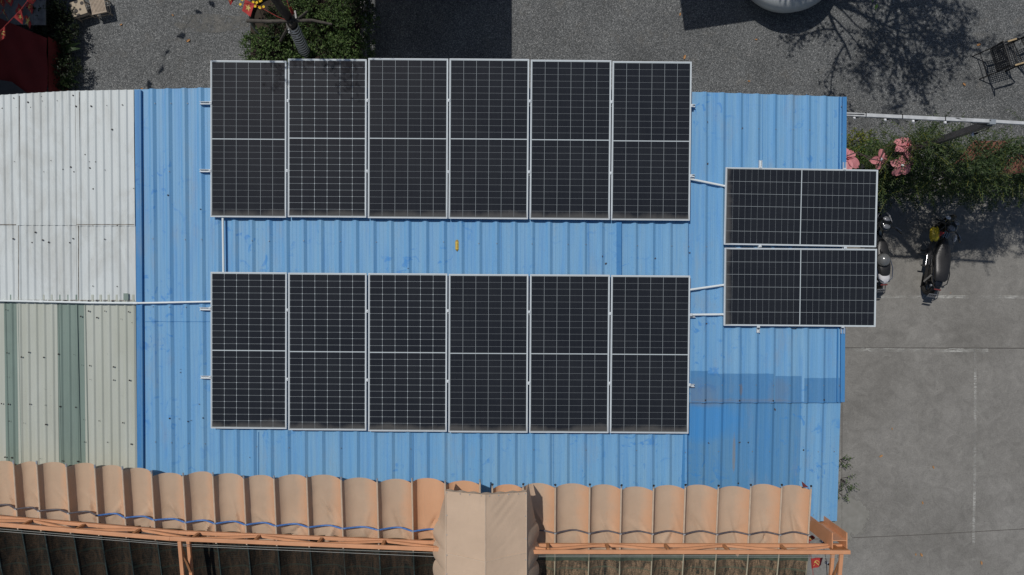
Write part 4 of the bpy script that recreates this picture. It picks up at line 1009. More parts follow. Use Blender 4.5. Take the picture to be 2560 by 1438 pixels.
# black pot behind
pot = thing('black_pot', 'black oval plant pot with rounded rim at the left of the planter bed', 'plant pot', P(700, 64, .0))
m = MB(); prof = [(.32, 0), (.40, .25), (.46, .50), (.485, .55), (.49, .575), (.475, .58), (.455, .56), (.43, .42)]
m.lathe(prof, (0, 0, 0), 36); m.build('bowl', M['potblk'], pot, smooth=True)
m = MB(); m.lathe([(.44, .44), (.2, .47), (.001, .48)], (0, 0, 0), 24); m.build('soil', M['soil'], pot)
# yellow blossoms
yb = thing('yellow_blossom_branch', 'spray of yellow blossoms behind the red star flag', 'flowers', P(632, 5, .9)); rnd = random.Random(4)
st = MB()
for i in range(26):
    m = MB(); p = Vector((rnd.uniform(-.22, .27), rnd.uniform(-.22, .16), rnd.uniform(0, .25)))
    for k_ in range(5):
        t = 2 * math.pi * k_ / 5 + i; d = Vector((math.cos(t), math.sin(t), .35)).normalized(); leaf_quad(m, p, d, Vector((0, 0, 1)), .036, .034)
    m.build('blossom', M['ylw_flower'], yb)
    if i % 3 == 0: st.tube([Vector((0, .1, -.7)), p * .6 + Vector((0, 0, -.1)), p], .004, 4)
st.build('twigs', M['bark'], yb)
# propped tree
tr = thing('propped_tree', 'tree with a white striped trunk wrap propped by bare poles', 'tree', (-4.62, 5.20, 0))
trunk = [(0, 0, 0), (.05, 0, .5), (.22, .0, 1.6), (.31, 0, 2.3), (.33, .02, 3.1), (.25, .25, 4.5), (.3, .4, 7.0)]
m = MB(); m.tube(trunk, [.115, .10, .095, .085, .075, .065, .05], 12); m.build('trunk', M['bark'], tr, smooth=True)
m = MB(); m.tube([(.035, 0, .42), (.10, 0, .8), (.16, 0, 1.2), (.22, 0, 1.6), (.275, 0, 2.02)], [.125, .122, .120, .118, .114], 14); m.build('trunk_wrap', M['wrap'], tr, smooth=True)
m = MB()
for i, (z, a) in enumerate([(1.75, -.9), (1.9, .1), (1.62, .3), (1.98, -.5)]):
    x = .22 + (z - 1.6) * .13; m.ball((x + .125 * math.sin(a) , -.125 * math.cos(a) * .9, z), (.028, .02, .045), 8, 6)
m.build('wrap_tape', M['whitep'], tr)
def branches(tr, starts, seed, leafmat, n_tw=60, L=.07, W=.04, spread=1.0):
    rnd = random.Random(seed); b = MB(); lf = MB()
    def grow(p, d, ln, r, lev):
        pts = [p]; q = p.copy(); dd = d.copy()
        for i in range(4):
            dd = (dd + rv(rnd) * .22 + Vector((0, 0, .04))).normalized(); q = q + dd * ln / 4; pts.append(q.copy())
        b.tube(pts, [r, r * .85, r * .7, r * .6, r * .5], 5, caps=False)
        if lev == 0:
            for i in range(n_tw):
                t = rnd.random(); s_ = p.lerp(q, t) + rv(rnd) * rnd.uniform(0, .16) * spread
                leaf_quad(lf, s_, rv(rnd), rv(rnd), L * rnd.uniform(.7, 1.2), W)
        else:
            for i in range(rnd.randint(3, 4)):
                k_ = rnd.randint(1, 4); nd = (dd * .6 + rv(rnd) * .8); nd.z = abs(nd.z) * .6; grow(pts[k_], nd.normalized(), ln * .72, r * .55, lev - 1)
    for p, d, ln, r, lev in starts: grow(Vector(p), Vector(d).normalized(), ln, r, lev)
    b.build('branches', M['bark'], tr, smooth=True); lf.build('crown', leafmat, tr)
branches(tr, [((.3, .40, 7.0), (.25, -.5, 1), 1.3, .018, 2), ((.3, .4, 6.8), (1.0, -.45, .9), 1.4, .018, 2), ((.3, .4, 7.0), (-.5, -.4, 1.1), 1.2, .018, 2), ((.3, .4, 6.6), (.4, .8, 1), 1.3, .02, 2), ((.3, .4, 7.0), (.8, -.5, 1.2), 1.4, .018, 2), ((.3, .4, 7.0), (1.3, -.3, 1.0), 1.6, .018, 2)], 11, M['lg_tree'], 70, .08, .045, 1.4)
m = MB(); z = 2.36
m.tube([P(617, 52, z), P(670, 54, z), P(728, 52, z + .03), P(780, 51, z), P(830, 61, z - .05)], [.038, .036, .034, .030, .022], 8)
pp_ = m.build('prop_pole', M['pole'], tr, smooth=True); pp_.matrix_parent_inverse = Matrix.Translation((4.62, -5.20, 0))
for e in ((P(700, 105, .5), P(733, 40, 2.55)), (P(780, 20, .3), P(726, 62, 2.5))):
    m = MB(); m.tube([e[0], (e[0] + e[1]) / 2 + Vector((.02, 0, .02)), e[1]], [.03, .028, .025], 8); o = m.build('prop_pole', M['pole'], tr, smooth=True); o.matrix_parent_inverse = Matrix.Translation((4.62, -5.20, 0))
m = MB(); m.ball(P(731, 50, 2.40), (.06, .06, .07), 8, 6); m.tube([P(738, 28, 2.3), P(741, 47, 2.3)], .03, 6); o = m.build('lashing', M['black'], tr); o.matrix_parent_inverse = Matrix.Translation((4.62, -5.20, 0))
# round planter with a tree
rp = thing('round_planter', 'large round grey planter bowl at the top edge of the yard', 'planter', (6.04, 7.15, 0))
m = MB(); m.lathe([(.55, 0), (.85, .12), (1.06, .34), (1.13, .56), (1.10, .74), (1.0, .88), (.86, .96), (.80, .97), (.76, .93), (.74, .80)], (0, 0, 0), 56); m.build('bowl', M['pot'], rp, smooth=True)
m = MB(); m.lathe([(.76, .86), (.5, .88), (.001, .90)], (0, 0, 0), 24); m.build('soil', M['soil'], rp)
shrub('planter_plant', 'green leafy plant growing inside the round grey planter', 'plant', (6.1, 6.75, .86), .5, .12, 700, .05, .03, M['lg_bush'], 51)
t2 = thing('yard_tree', 'tree standing in the round planter, throwing leafy shade on the gravel', 'tree', (6.2, 7.4, .85))
m = MB(); m.tube([(0, 0, 0), (.05, .05, .8), (-.02, .1, 1.6)], [.09, .075, .06], 10); m.build('trunk', M['bark'], t2, smooth=True)
branches(t2, [((0, .1, 1.5), (.2, -1.1, .9), 1.5, .05, 2), ((0, .1, 1.5), (1.0, -.4, 1), 1.7, .05, 2), ((0, .1, 1.5), (-1.0, -.1, 1), 1.4, .05, 2), ((0, .1, 1.5), (.6, .7, 1), 1.5, .05, 2), ((0, .1, 1.4), (1.1, .1, .8), 1.9, .05, 2), ((0, .1, 1.6), (.1, .1, 1.2), 1.8, .05, 2)], 5, M['lg_tree'], 60, .10, .055, 1.6)
# second, taller tree beyond the frame (right part of the leafy shade)
t3 = thing('tall_tree', 'taller tree beyond the round planter shading the right of the yard', 'tree', (7.4, 8.0, 0))
m = MB(); m.tube([(0, 0, 0), (.05, 0, 2), (0, .1, 3.8)], [.12, .10, .07], 10); m.build('trunk', M['bark'], t3, smooth=True)
branches(t3, [((0, .1, 3.6), (.2, -1.2, .5), 1.8, .05, 2), ((0, .1, 3.6), (.8, -1.2, .6), 2.0, .05, 2), ((0, .1, 3.6), (-.3, -.6, 1), 1.6, .05, 2), ((0, .1, 3.6), (.9, .3, 1), 1.4, .05, 2)], 8, M['lg_tree'], 60, .10, .055, 1.7)

# vine hedge on the right
def hedge():
    rnd = random.Random(21)
    root = thing('vine_hedge', 'long dark green hedge of trailing narrow leaved shoots beside the motorbikes', 'hedge', (8, 2.4, 0))
    lf = MB(); st = MB()
    for i in range(2700):
        x = rnd.uniform(-.9, 4.3); top = 3.15 * min(1, (x + 1.25) / 1.5) ; top = max(.5, top)
        lean = .10 * (x)   # the mass spreads north farther right
        side = rnd.random(); y = rnd.uniform(-.36, .30 + lean) + (rnd.gauss(0, .16) if i % 4 == 0 else 0); z = rnd.uniform(.15, top) if side < .6 else top * rnd.uniform(.85, 1.0)
        if side < .35: y = -.36 + rnd.uniform(-.05, .1)
        if noise.noise(Vector((x * 1.6, y * 2, z * 1.6))) < (-.12 if i % 9 else -.6): continue
        if i % 9 == 0: a_ = rnd.uniform(0, 6.3); x, y, z = -.45 + .22 * math.cos(a_), .22 + .22 * math.sin(a_), rnd.uniform(1.2, 3.6)
        p = Vector((x, y, z)); d = (Vector((rnd.uniform(-.6, .9), rnd.uniform(-1.0, .7), rnd.uniform(-.1, 1.0))) + rv(rnd) * .3).normalized()
        ln = rnd.uniform(.22, .55); nn = int(ln / .028); pts = [p]; q = p.copy(); dd = d.copy()
        for k_ in range(nn):
            dd = (dd + Vector((0, 0, -.035)) + rv(rnd) * .05).normalized(); q = q + dd * ln / nn
            if k_ % 4 == 0: pts.append(q.copy())
            s_, u_ = frame_from(dd); sg = 1 if k_ % 2 else -1
            ld = (dd * .55 + s_ * sg * .8 + rv(rnd) * .25).normalized(); leaf_quad(lf, q, ld, (Vector((0, 0, 1)) + rv(rnd) * .5), rnd.uniform(.045, .078), rnd.uniform(.014, .022))
        st.tube(pts + [q], .0028, 3, caps=False)
    m = MB(); m.box((1.7, .0, 1.1), (4.9, .10, 2.2)); 
    lf.build('foliage', M['lg_hedge'], root); st.build('stems', M['lg_yel'], root)
    # woven wire support inside
    m = MB()
    for i in range(7): m.tube([(-.6 + i * .8, 0, 0), (-.6 + i * .8, 0, 1.9)], .025, 6)
    for z in (.6, 1.2, 1.8): m.tube([(-.6, 0, z), (4.2, 0, z)], .012, 5)
    m.build('wire_fence', M['steel'], root)
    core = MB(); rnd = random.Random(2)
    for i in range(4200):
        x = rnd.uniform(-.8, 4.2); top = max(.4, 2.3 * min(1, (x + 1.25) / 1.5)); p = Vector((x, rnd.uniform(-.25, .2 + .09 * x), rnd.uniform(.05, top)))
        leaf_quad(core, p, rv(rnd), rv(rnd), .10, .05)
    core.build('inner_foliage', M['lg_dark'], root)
hedge()
shrub('yellow_green_shrub', 'yellow-green shrub at the roof corner under the pink flowers', 'shrub', (7.45, 3.0, 0), .52, .62, 3200, .05, .026, M['lg_yel'], 33)
shrub('small_leafy_shrub', 'mid green shrub between the pink flowers and the hedge', 'shrub', (7.95, 2.65, 0), .55, 1.0, 3800, .055, .026, M['lg_bush'], 34)
shrub('seedling', 'tiny seedling growing alone in the gravel below the white beam', 'plant', P(2186, 332), .13, .12, 60, .06, .028, M['lg_yel'], 35)
# terracotta sheet caught in the hedge
m = MB(); z0 = 3.15
m.grid(lambda u, v: P(2385, 410, z0).lerp(P(2435, 352, z0 + .06), v).lerp(P(2478, 392, z0).lerp(P(2530, 352, z0 + .06), v), u) + Vector((0, 0, .012 * math.sin(u * 30))), 40, 6)
o = m.build('terracotta_sheet', M['terracotta'], smooth=True); props(o, 'terracotta coloured sheet half overgrown on top of the hedge', 'sheet'); o.modifiers.new('s', 'SOLIDIFY').thickness = .01
m = MB()
m.grid(lambda u, v: P(2500, 440, 3.1).lerp(P(2525, 395, 3.15), v).lerp(P(2640, 420, 3.1).lerp(P(2640, 350, 3.15), v), u) + Vector((0, 0, .012 * math.sin(u * 30))), 40, 6)
o = m.build('terracotta_sheet', M['terracotta'], smooth=True); props(o, 'second terracotta sheet in the hedge at the right picture edge', 'sheet'); o.modifiers.new('s', 'SOLIDIFY').thickness = .01
lf = MB(); rnd = random.Random(77)
for i in range(2100):
    p = P(rnd.uniform(2370, 2600), rnd.uniform(345, 440), 3.22 + rnd.uniform(0, .1)); 
    if rnd.random() < .45 + .9 * noise.noise(p * 2.2): leaf_quad(lf, p, Vector((rnd.uniform(-1, 1), rnd.uniform(-1, 1), rnd.uniform(-.2, .5))).normalized(), Vector((0, 0, 1)) + rv(rnd) * .4, .07, .02)
props(lf.build('creeper', M['lg_hedge']), 'narrow leaved creeper spreading over the terracotta sheets', 'creeper')
# giant pink paper flowers
def petal_flower(lab, c, rad, n, tilt, az, spin, drop=.25, seed=0):
    root = thing('pink_flower', lab, 'flower decoration', c, (tilt, 0, az), group='giant pink decorative flowers'); rnd = random.Random(seed)
    for k_ in range(n):
        a = spin + 2 * math.pi * k_ / n + rnd.uniform(-.15, .15); rr = rad * rnd.uniform(.85, 1.1); dp = drop * rnd.uniform(.6, 1.3)
        m = MB()
        def f(u, v):
            wdt = rr * .40 * (math.sin(math.pi * min(1, (v * .86 + .10))) ** .7)
            x = (u - .5) * 2 * wdt; y = rr * v + .02 - rr * .10 * (1 - abs(2 * u - 1)) * 0
            if v > .9: y -= abs(u - .5) ** 2 * rr * .8
            z = -dp * rr * v * v + .10 * rr * (1 - abs(2 * u - 1)) ** .6 * -1 + .02 * rr * math.sin(u * 20)
            return Vector((x * math.cos(a) - y * math.sin(a), x * math.sin(a) + y * math.cos(a), z))
        m.grid(f, 10, 10); o = m.build('petal', M['pink'], root, smooth=True)
    m = MB(); m.ball((0, 0, .01), (.03, .03, .02), 8, 5); m.build('centre', M['pinkc'] if seed % 2 else M['bulb'], root)
    m = MB(); m.tube([(0, 0, -.01), (.05, -.02, -.3), (.02, .05, -1.0)], .010, 6); m.build('stem', M['wire'], root)
petal_flower('pink flower half hidden behind the blue roof edge', P(2120, 396, 2.2), .25, 5, R(-10), R(10), .3, .3, 1)
petal_flower('smallest pink flower with spread petals, between roof edge and hedge', P(2203, 398, 2.1), .19, 4, R(20), R(40), .9, .25, 2)
petal_flower('uppermost pink flower at the gravel edge', P(2270, 362, 2.6), .23, 6, R(-28), R(-10), .2, .30, 3)
petal_flower('lowest pink flower hanging over the vine shoots', P(2256, 413, 2.5), .23, 5, R(30), R(-20), .5, .30, 4)
for pts, lab in (([(2117, 390), (2145, 380), (2170, 396), (2200, 402), (2225, 415), (2256, 410)], 'brown wire stem joining the lower pink flowers'), ([(2200, 398), (2212, 368), (2245, 356), (2270, 366), (2240, 392)], 'brown wire stem arching to the uppermost pink flower')):
    m = MB(); m.tube([P(a, b, 2.3) for a, b in pts], .010, 6); props(m.build('flower_stem', M['wire'], smooth=True), lab, 'stem')
# weeds along the roof edge
for i, (a, b, lab) in enumerate([(2108, 1150, 'small weed, highest of three at the lower right roof edge'), (2112, 1198, 'biggest weed, middle of three at the lower right roof edge'), (2104, 1232, 'small weed, lowest of three at the lower right roof edge')]):
    shrub('weed', lab, 'weed', P(a - 8, b), [.10, .16, .10][i], [.3, .45, .3][i], [80, 150, 80][i], .05, .02, M['lg_bush'], 60 + i, 'weeds by the roof edge', 6)
# shaded plants at the top left
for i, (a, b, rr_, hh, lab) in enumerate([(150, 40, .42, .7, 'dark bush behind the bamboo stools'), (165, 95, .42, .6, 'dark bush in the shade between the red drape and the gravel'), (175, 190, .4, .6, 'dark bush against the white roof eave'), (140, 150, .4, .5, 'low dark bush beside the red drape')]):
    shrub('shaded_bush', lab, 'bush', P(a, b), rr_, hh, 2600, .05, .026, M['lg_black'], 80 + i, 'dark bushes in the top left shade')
def bladed(lab, c, n, L, seed):
    root = thing('broad_leaf_plant', lab, 'plant', c, group='broad leaved plants in the shade'); rnd = random.Random(seed); m = MB()
    for i in range(n):
        a = rnd.uniform(0, 6.28); up = rnd.uniform(.25, .9); ln = L * rnd.uniform(.7, 1.2); wd_ = .055 * rnd.uniform(.8, 1.2)
        def f(u, v):
            w_ = wd_ * math.sin(math.pi * min(.98, v * .9 + .06)) ; r_2 = ln * v; z = .25 + up * ln * v - .6 * ln * v * v
            x = (u - .5) * 2 * w_; return Vector((r_2 * math.cos(a) - x * math.sin(a), r_2 * math.sin(a) + x * math.cos(a), z - .2 * abs(x)))
        m.grid(f, 2, 9)
    m.build('leaves', M['lg_bush'], root, smooth=True)
    m = MB(); m.tube([(0, 0, 0), (0, 0, .3)], .03, 6); m.build('stem', M['lg_dark'], root)
bladed('broad leaved plant catching light right of the red drape', P(165, 140), 14, .42, 1)
bladed('broad leaved plant close to the white roof eave', P(160, 200), 16, .42, 2)
bladed('broad leaved plant spreading over the red drape edge', P(135, 175), 12, .38, 3)

# ------------------------------------------------------------------ top left stage and added shading building
stg = thing('draped_stage', 'low stage of grey boards with a dark red drape in the top left corner', 'stage', (0, 0, 0))
m = MB()
for i in range(9):
    p0 = P(112 - i * 34, -60, .72); m.box((P(98 - i * 30, 0, .72).x, P(0, 10, .72).y + .3, .70 + .002 * (i % 2)), (.255, 1.5, .03))
m.build('boards', M['oldwood'], stg)
m = MB()
q = [P(118, 96, .76), P(-80, 12, .78), P(-80, 260, .70), P(119, 245, .70)]
m.grid(lambda u, v: q[0].lerp(q[1], u).lerp(q[3].lerp(q[2], u), v) + Vector((0, 0, .015 * math.sin(u * 22 + v * 9) + .02 * noise.noise(Vector((u * 6, v * 6, 0))))), 40, 30)
m.build('drape', M['reddk'], stg, smooth=True)
m = MB(); e0, e1 = P(118, 92, .74), P(119, 245, .70)
m.grid(lambda u, v: e0.lerp(e1, u) + Vector((.02 + .015 * math.sin(u * 50) * v, 0, -.68 * v)), 60, 6); m.build('drape_side', M['reddk'], stg, smooth=True)
for a, b in ((105, 20), (105, 200), (-60, 20), (-60, 200)): p = P(a, b, .3); m = MB(); m.box((p.x, p.y, .33), (.08, .08, .66)); m.build('leg', M['oldwood'], stg)
m = MB(); qq = [P(-80, 188, .80), P(30, 205, .80), P(72, 236, .79), P(-80, 300, .79)]
m.add([Vector(v) for v in qq], [(0, 1, 2, 3)]); o = m.build('grey_tarp', M['tarp']); o.modifiers.new('s', 'SOLIDIFY').thickness = .01
props(o, 'dark grey tarp corner lying over the red drape by the white roof', 'tarp')
wb_ = thing('added_shade_building', 'unseen grey building added west of the yard to shade the corner', 'building', (-14.86, 9.5, 0))  # unseen block put here so the top left corner falls in shade
m = MB(); m.box((0, 0, 3.0), (6.0, 12, 6.0)); m.build('wall', M['plaster'], wb_)
for i in range(4):
    m = MB(); m.box((3.02, -4.5 + i * 3, 3.6), (.06, 1.2, 1.3)); o = m.build('window', M['alu2'], wb_); m = MB(); m.box((3.06, -4.5 + i * 3, 3.6), (.02, 1.05, 1.15)); m.build('pane', M['glass'], o)
m = MB(); m.box((0, 0, 6.06), (6.02, 12.02, .12)); m.build('roof', M['kerb'], wb_)
# unseen canopies added north of the frame to cast the yard shadows
cn = thing('added_shade_canopy', 'unseen flat canopy on posts added north of the yard to cast a shadow', 'canopy', (0, 0, 0))
z = 2.6; ys0 = 5.5; x0, x1 = P(938, 0).x - SUN_T[0] * z, P(1279, 70).x - SUN_T[0] * z
m = MB(); m.box(((x0 + x1) / 2, ys0 + 2.5, z), (x1 - x0, 5.0, .05)); m.build('top', M['tan2'], cn)
for x in (x0 + .1, x1 - .1):
    for y in (ys0 + 1.7, ys0 + 4.9): m = MB(); m.box((x, y, z / 2), (.07, .07, z)); m.build('post', M['steel'], cn)
um = thing('added_shade_parasol', 'unseen square parasol added beside the round planter to cast a slanting shadow', 'parasol', (4.25, 8.55, 0), (0, 0, R(8.3)))  # out of view, placed and turned for the slanting shadow corner
m = MB(); hs = 1.48; zt_ = 2.62
pts = [(-hs, -hs, zt_), (hs, -hs, zt_), (hs, hs, zt_), (-hs, hs, zt_), (0, 0, 3.1)]
m.add(pts, [(0, 1, 4), (1, 2, 4), (2, 3, 4), (3, 0, 4)]); m.build('cover', M['tan2'], um).modifiers.new('s', 'SOLIDIFY').thickness = .008
m = MB(); m.tube([(0, 0, 0), (0, 0, 3.08)], .035, 10); m.build('pole', M['steel'], um, smooth=True)
m = MB()
for sx in (-1, 1):
    for sy in (-1, 1): m.bar((0, 0, 3.05), (sx * (hs - .05), sy * (hs - .05), zt_ - .02), .02, .02)
m.build('ribs', M['steel'], um)
m = MB(); m.lathe([(.3, 0), (.3, .06), (.05, .08), (.001, .08)], (0, 0, 0), 20); m.build('base', M['kerb'], um)

# ------------------------------------------------------------------ beam with festoon lamps
zb_ = 4.80
bm = thing('overhead_beam', 'weathered white overhead beam on a grey post, from the blue roof to the right', 'beam')
p0, p1, p2 = P(2050, 283, zb_), P(2485, 304, zb_), P(2760, 321, zb_)
m = MB(); m.bar(p0, p1, .055, .05); m.build('beam', M['beam'], bm, bevel=.004)
m = MB(); m.bar(p1 + Vector((.02, 0, -.004)), p2, .050, .05); m.build('beam', M['beam'], bm, bevel=.004)
m = MB(); m.box(p1 + Vector((-.04, -.01, .0)), (.10, .075, .062)); m.build('joint_sleeve', M['alu2'], bm)
m = MB(); m.box((p1.x - .03, p1.y - .01, zb_ / 2 - .03), (.10, .10, zb_ - .06)); m.build('post', M['steel'], bm)
for a, b in ((2163, 287), (2254, 292), (2361, 297)):
    m = MB(); c = P(a, b, zb_); m.box(c, (.012, .066, .062)); m.build('cable_tie', M['black'], bm)
sl = thing('festoon_lights', 'string of white festoon bulbs hung along the overhead beam', 'string lights')
cz = zb_ - .06
bul = [(2137, 294), (2214, 299), (2284, 303), (2364, 306)]
m = MB(); m.tube([P(2110, 285, zb_ + .03), P(2160, 286, zb_ + .035), P(2166, 293, cz), P(2214, 296, cz - .02), P(2254, 290, zb_ - .03), P(2284, 299, cz - .02), P(2361, 295, zb_ - .02), P(2395, 296, zb_ + .03), P(2435, 309, zb_ - .02), P(2478, 313, cz)], .006, 5); m.build('cable', M['blackcable'], sl)
m = MB(); m.tube([P(2475, 300, zb_ + .04), P(2484, 310, zb_ - .03), P(2470, 322, 4.5), P(2440, 334, 4.3)], .007, 5); m.build('cable', M['blackcable'], sl)
for a, b in bul + [(2432, 336)]:
    zz = 4.6 if a != 2432 else 4.25; p = P(a, b, zz); m = MB(); m.ball(p, .030, 12, 8); o = m.build('bulb', M['bulb'], sl, smooth=True)
    m = MB(); m.tube([p + Vector((.01, 0, .02)), p + Vector((.022, .004, .075))], .018, 8); m.build('socket', M['black'], o)
s2 = thing('corner_festoon_lights', 'pair of white festoon bulbs hanging at the orange frame corner', 'string lights')
m = MB(); m.tube([P(2053, 1352, 5.2), P(2062, 1380, 5.3), P(2066, 1406, 5.2), P(2070, 1480, 5.0)], .005, 5); m.build('cable', M['blackcable'], s2)
for a, b in ((2053, 1353), (2066, 1407)):
    p = P(a, b, 5.1); m = MB(); m.ball(p, .026, 12, 8); o = m.build('bulb', M['bulb'], s2, smooth=True); m = MB(); m.tube([p + Vector((.012, -.01, .0)), p + Vector((.045, -.028, .0))], .017, 8); m.build('socket', M['black'], o)

# ------------------------------------------------------------------ stools and chairs
def stool(lab, c, az, cush):
    root = thing('bamboo_stool', lab, 'stool', c, (0, 0, az)); h = .26; s_ = .155
    for x in (-1, 1):
        for y in (-1, 1): m = MB(); m.tube([(x * s_, y * s_, 0), (x * s_ * .9, y * s_ * .9, h - .02)], .014, 8); m.build('leg', M['bamboo'], root, smooth=True)
    m = MB()
    for z in (.07, .17):
        for a, b in (((-s_, -s_), (s_, -s_)), ((s_, -s_), (s_, s_)), ((s_, s_), (-s_, s_)), ((-s_, s_), (-s_, -s_))): m.tube([(a[0] * .96, a[1] * .96, z), (b[0] * .96, b[1] * .96, z)], .009, 6)
    m.build('rails', M['bamboo'], root, smooth=True)
    m = MB()
    for i in range(11): m.tube([(-.15 + i * .03, -.17, h), (-.15 + i * .03, .17, h)], .0145, 6)
    for y in (-.17, .17): m.tube([(-.17, y, h - .004), (.17, y, h - .004)], .018, 8)
    m.build('seat', M['bamboo'], root, smooth=True)
    if cush: m = MB(); m.box((0, 0, h + .03), (.34, .34, .035)); m.build('cushion', M['print_'], root, bevel=.012)
stool('low bamboo stool with a dark leaf printed cushion, left of the pair', P(198, 22, .26) * 1 + Vector((0, 0, -.26)), R(18), True)
stool('low bamboo stool with a bare slatted seat, right of the pair', P(245, 14, .26) + Vector((0, 0, -.26)), R(12), False)
def metal_chair(lab, c, az):
    root = thing('metal_armchair', lab, 'chair', c, (0, 0, az), group='black metal armchairs'); w2, d2 = .27, .25
    for s_ in (-1, 1):
        m = MB(); m.tube([(s_ * w2, -d2, 0), (s_ * w2, -d2, .62), (s_ * w2, -d2 + .05, .66), (s_ * w2, d2, .66), (s_ * w2, d2 + .10, .95)], .018, 8); m.build('side_frame', M['black'], root, smooth=True)
        m = MB(); m.tube([(s_ * w2, d2 + .12, 0), (s_ * w2, d2 - .02, .42), (s_ * w2, d2, .66)], .013, 8); m.build('rear_leg', M['black'], root, smooth=True)
        m = MB(); m.box((s_ * w2, -.06, .682), (.035, .20, .018)); m.build('armrest_pad', M['wood'], root, bevel=.005)
    m = MB()
    for i in range(13): x = -.25 + i * .0417; m.bar((x, -d2, .42), (x, d2, .40), .013, .006)
    for i in range(12): y = -d2 + i * .0455; m.bar((-w2, y, .413), (w2, y, .413), .013, .006)
    for y in (-d2, d2): m.tube([(-w2, y, .415), (w2, y, .415)], .012, 8)
    m.build('seat', M['black'], root)
    m = MB()
    for i in range(12): x = -.25 + i * .0455; m.bar((x, d2 + .01, .46), (x, d2 + .11, .97), .012, .006)
    for i in range(10): t = i / 9; m.bar((-w2, d2 + .01 + .1 * t, .46 + .5 * t), (w2, d2 + .01 + .1 * t, .46 + .5 * t), .008, .006)
    m.tube([(-w2, d2 + .11, .97), (w2, d2 + .11, .97)], .013, 8)
    m.build('backrest', M['black'], root)
    for y_ in (-d2, d2 + .06): m = MB(); m.tube([(-w2, y_, .18), (w2, y_, .18)], .010, 6); m.build('stretcher', M['black'], root, smooth=True)
    return root
metal_chair('black metal armchair facing left, nearest the beam at the right edge', P(2478, 158), R(107))
metal_chair('black metal armchair cut by the upper right picture edge', P(2556, 128), R(-65))
metal_chair('black metal armchair in the shade at the top centre edge', (-1.74, 7.05, 0), R(180))

# ------------------------------------------------------------------ motorbikes
def wheel(parent, c, r, w_, steer=0, name='wheel'):
    root = bpy.data.objects.new(name, None); COL.objects.link(root); root.parent = parent; root.location = c; root.rotation_euler = (0, 0, steer)
    m = MB(); seg = 40; vs = []
    for k in range(seg):
        t = 2 * math.pi * k / seg
        for j in range(8):
            a = 2 * math.pi * j / 8; rr = r - w_ * .5 + w_ * .5 * math.cos(a); vs.append((w_ * .5 * math.sin(a), rr * math.cos(t), rr * math.sin(t)))
    m.add(vs, [(k * 8 + j, k * 8 + (j + 1) % 8, ((k + 1) % seg) * 8 + (j + 1) % 8, ((k + 1) % seg) * 8 + j) for k in range(seg) for j in range(8)]); m.build('tyre', M['rubber'], root, smooth=True)
    m = MB(); Ry = Matrix.Rotation(math.pi / 2, 3, 'Y')
    m.lathe([(r - w_ * .95, -w_ * .3), (r - w_ * .8, -w_ * .34), (r - w_ * .8, w_ * .34), (r - w_ * .95, w_ * .3)], (0, 0, 0), 32, M=Ry)
    m.lathe([(.001, -.05), (.05, -.05), (.05, .05), (.001, .05)], (0, 0, 0), 14, M=Ry)
    for k in range(6):
        t = math.pi * k / 3; m.bar((0, .04 * math.cos(t), .04 * math.sin(t)), (0, (r - w_ * .85) * math.cos(t), (r - w_ * .85) * math.sin(t)), .022, .016)
    m.build('rim', M['black'], root, smooth=True)
    return root
def ring(y, w_, z0, z1, n=14, pw=.7):
    out_ = []
    for k in range(n):
        t = 2 * math.pi * k / n; cx_, sz = math.cos(t), math.sin(t)
        x = w_ * math.copysign(abs(cx_) ** pw, cx_); z = (z0 + z1) / 2 + (z1 - z0) / 2 * math.copysign(abs(sz) ** pw, sz); out_.append(Vector((x, y, z)))
    return out_
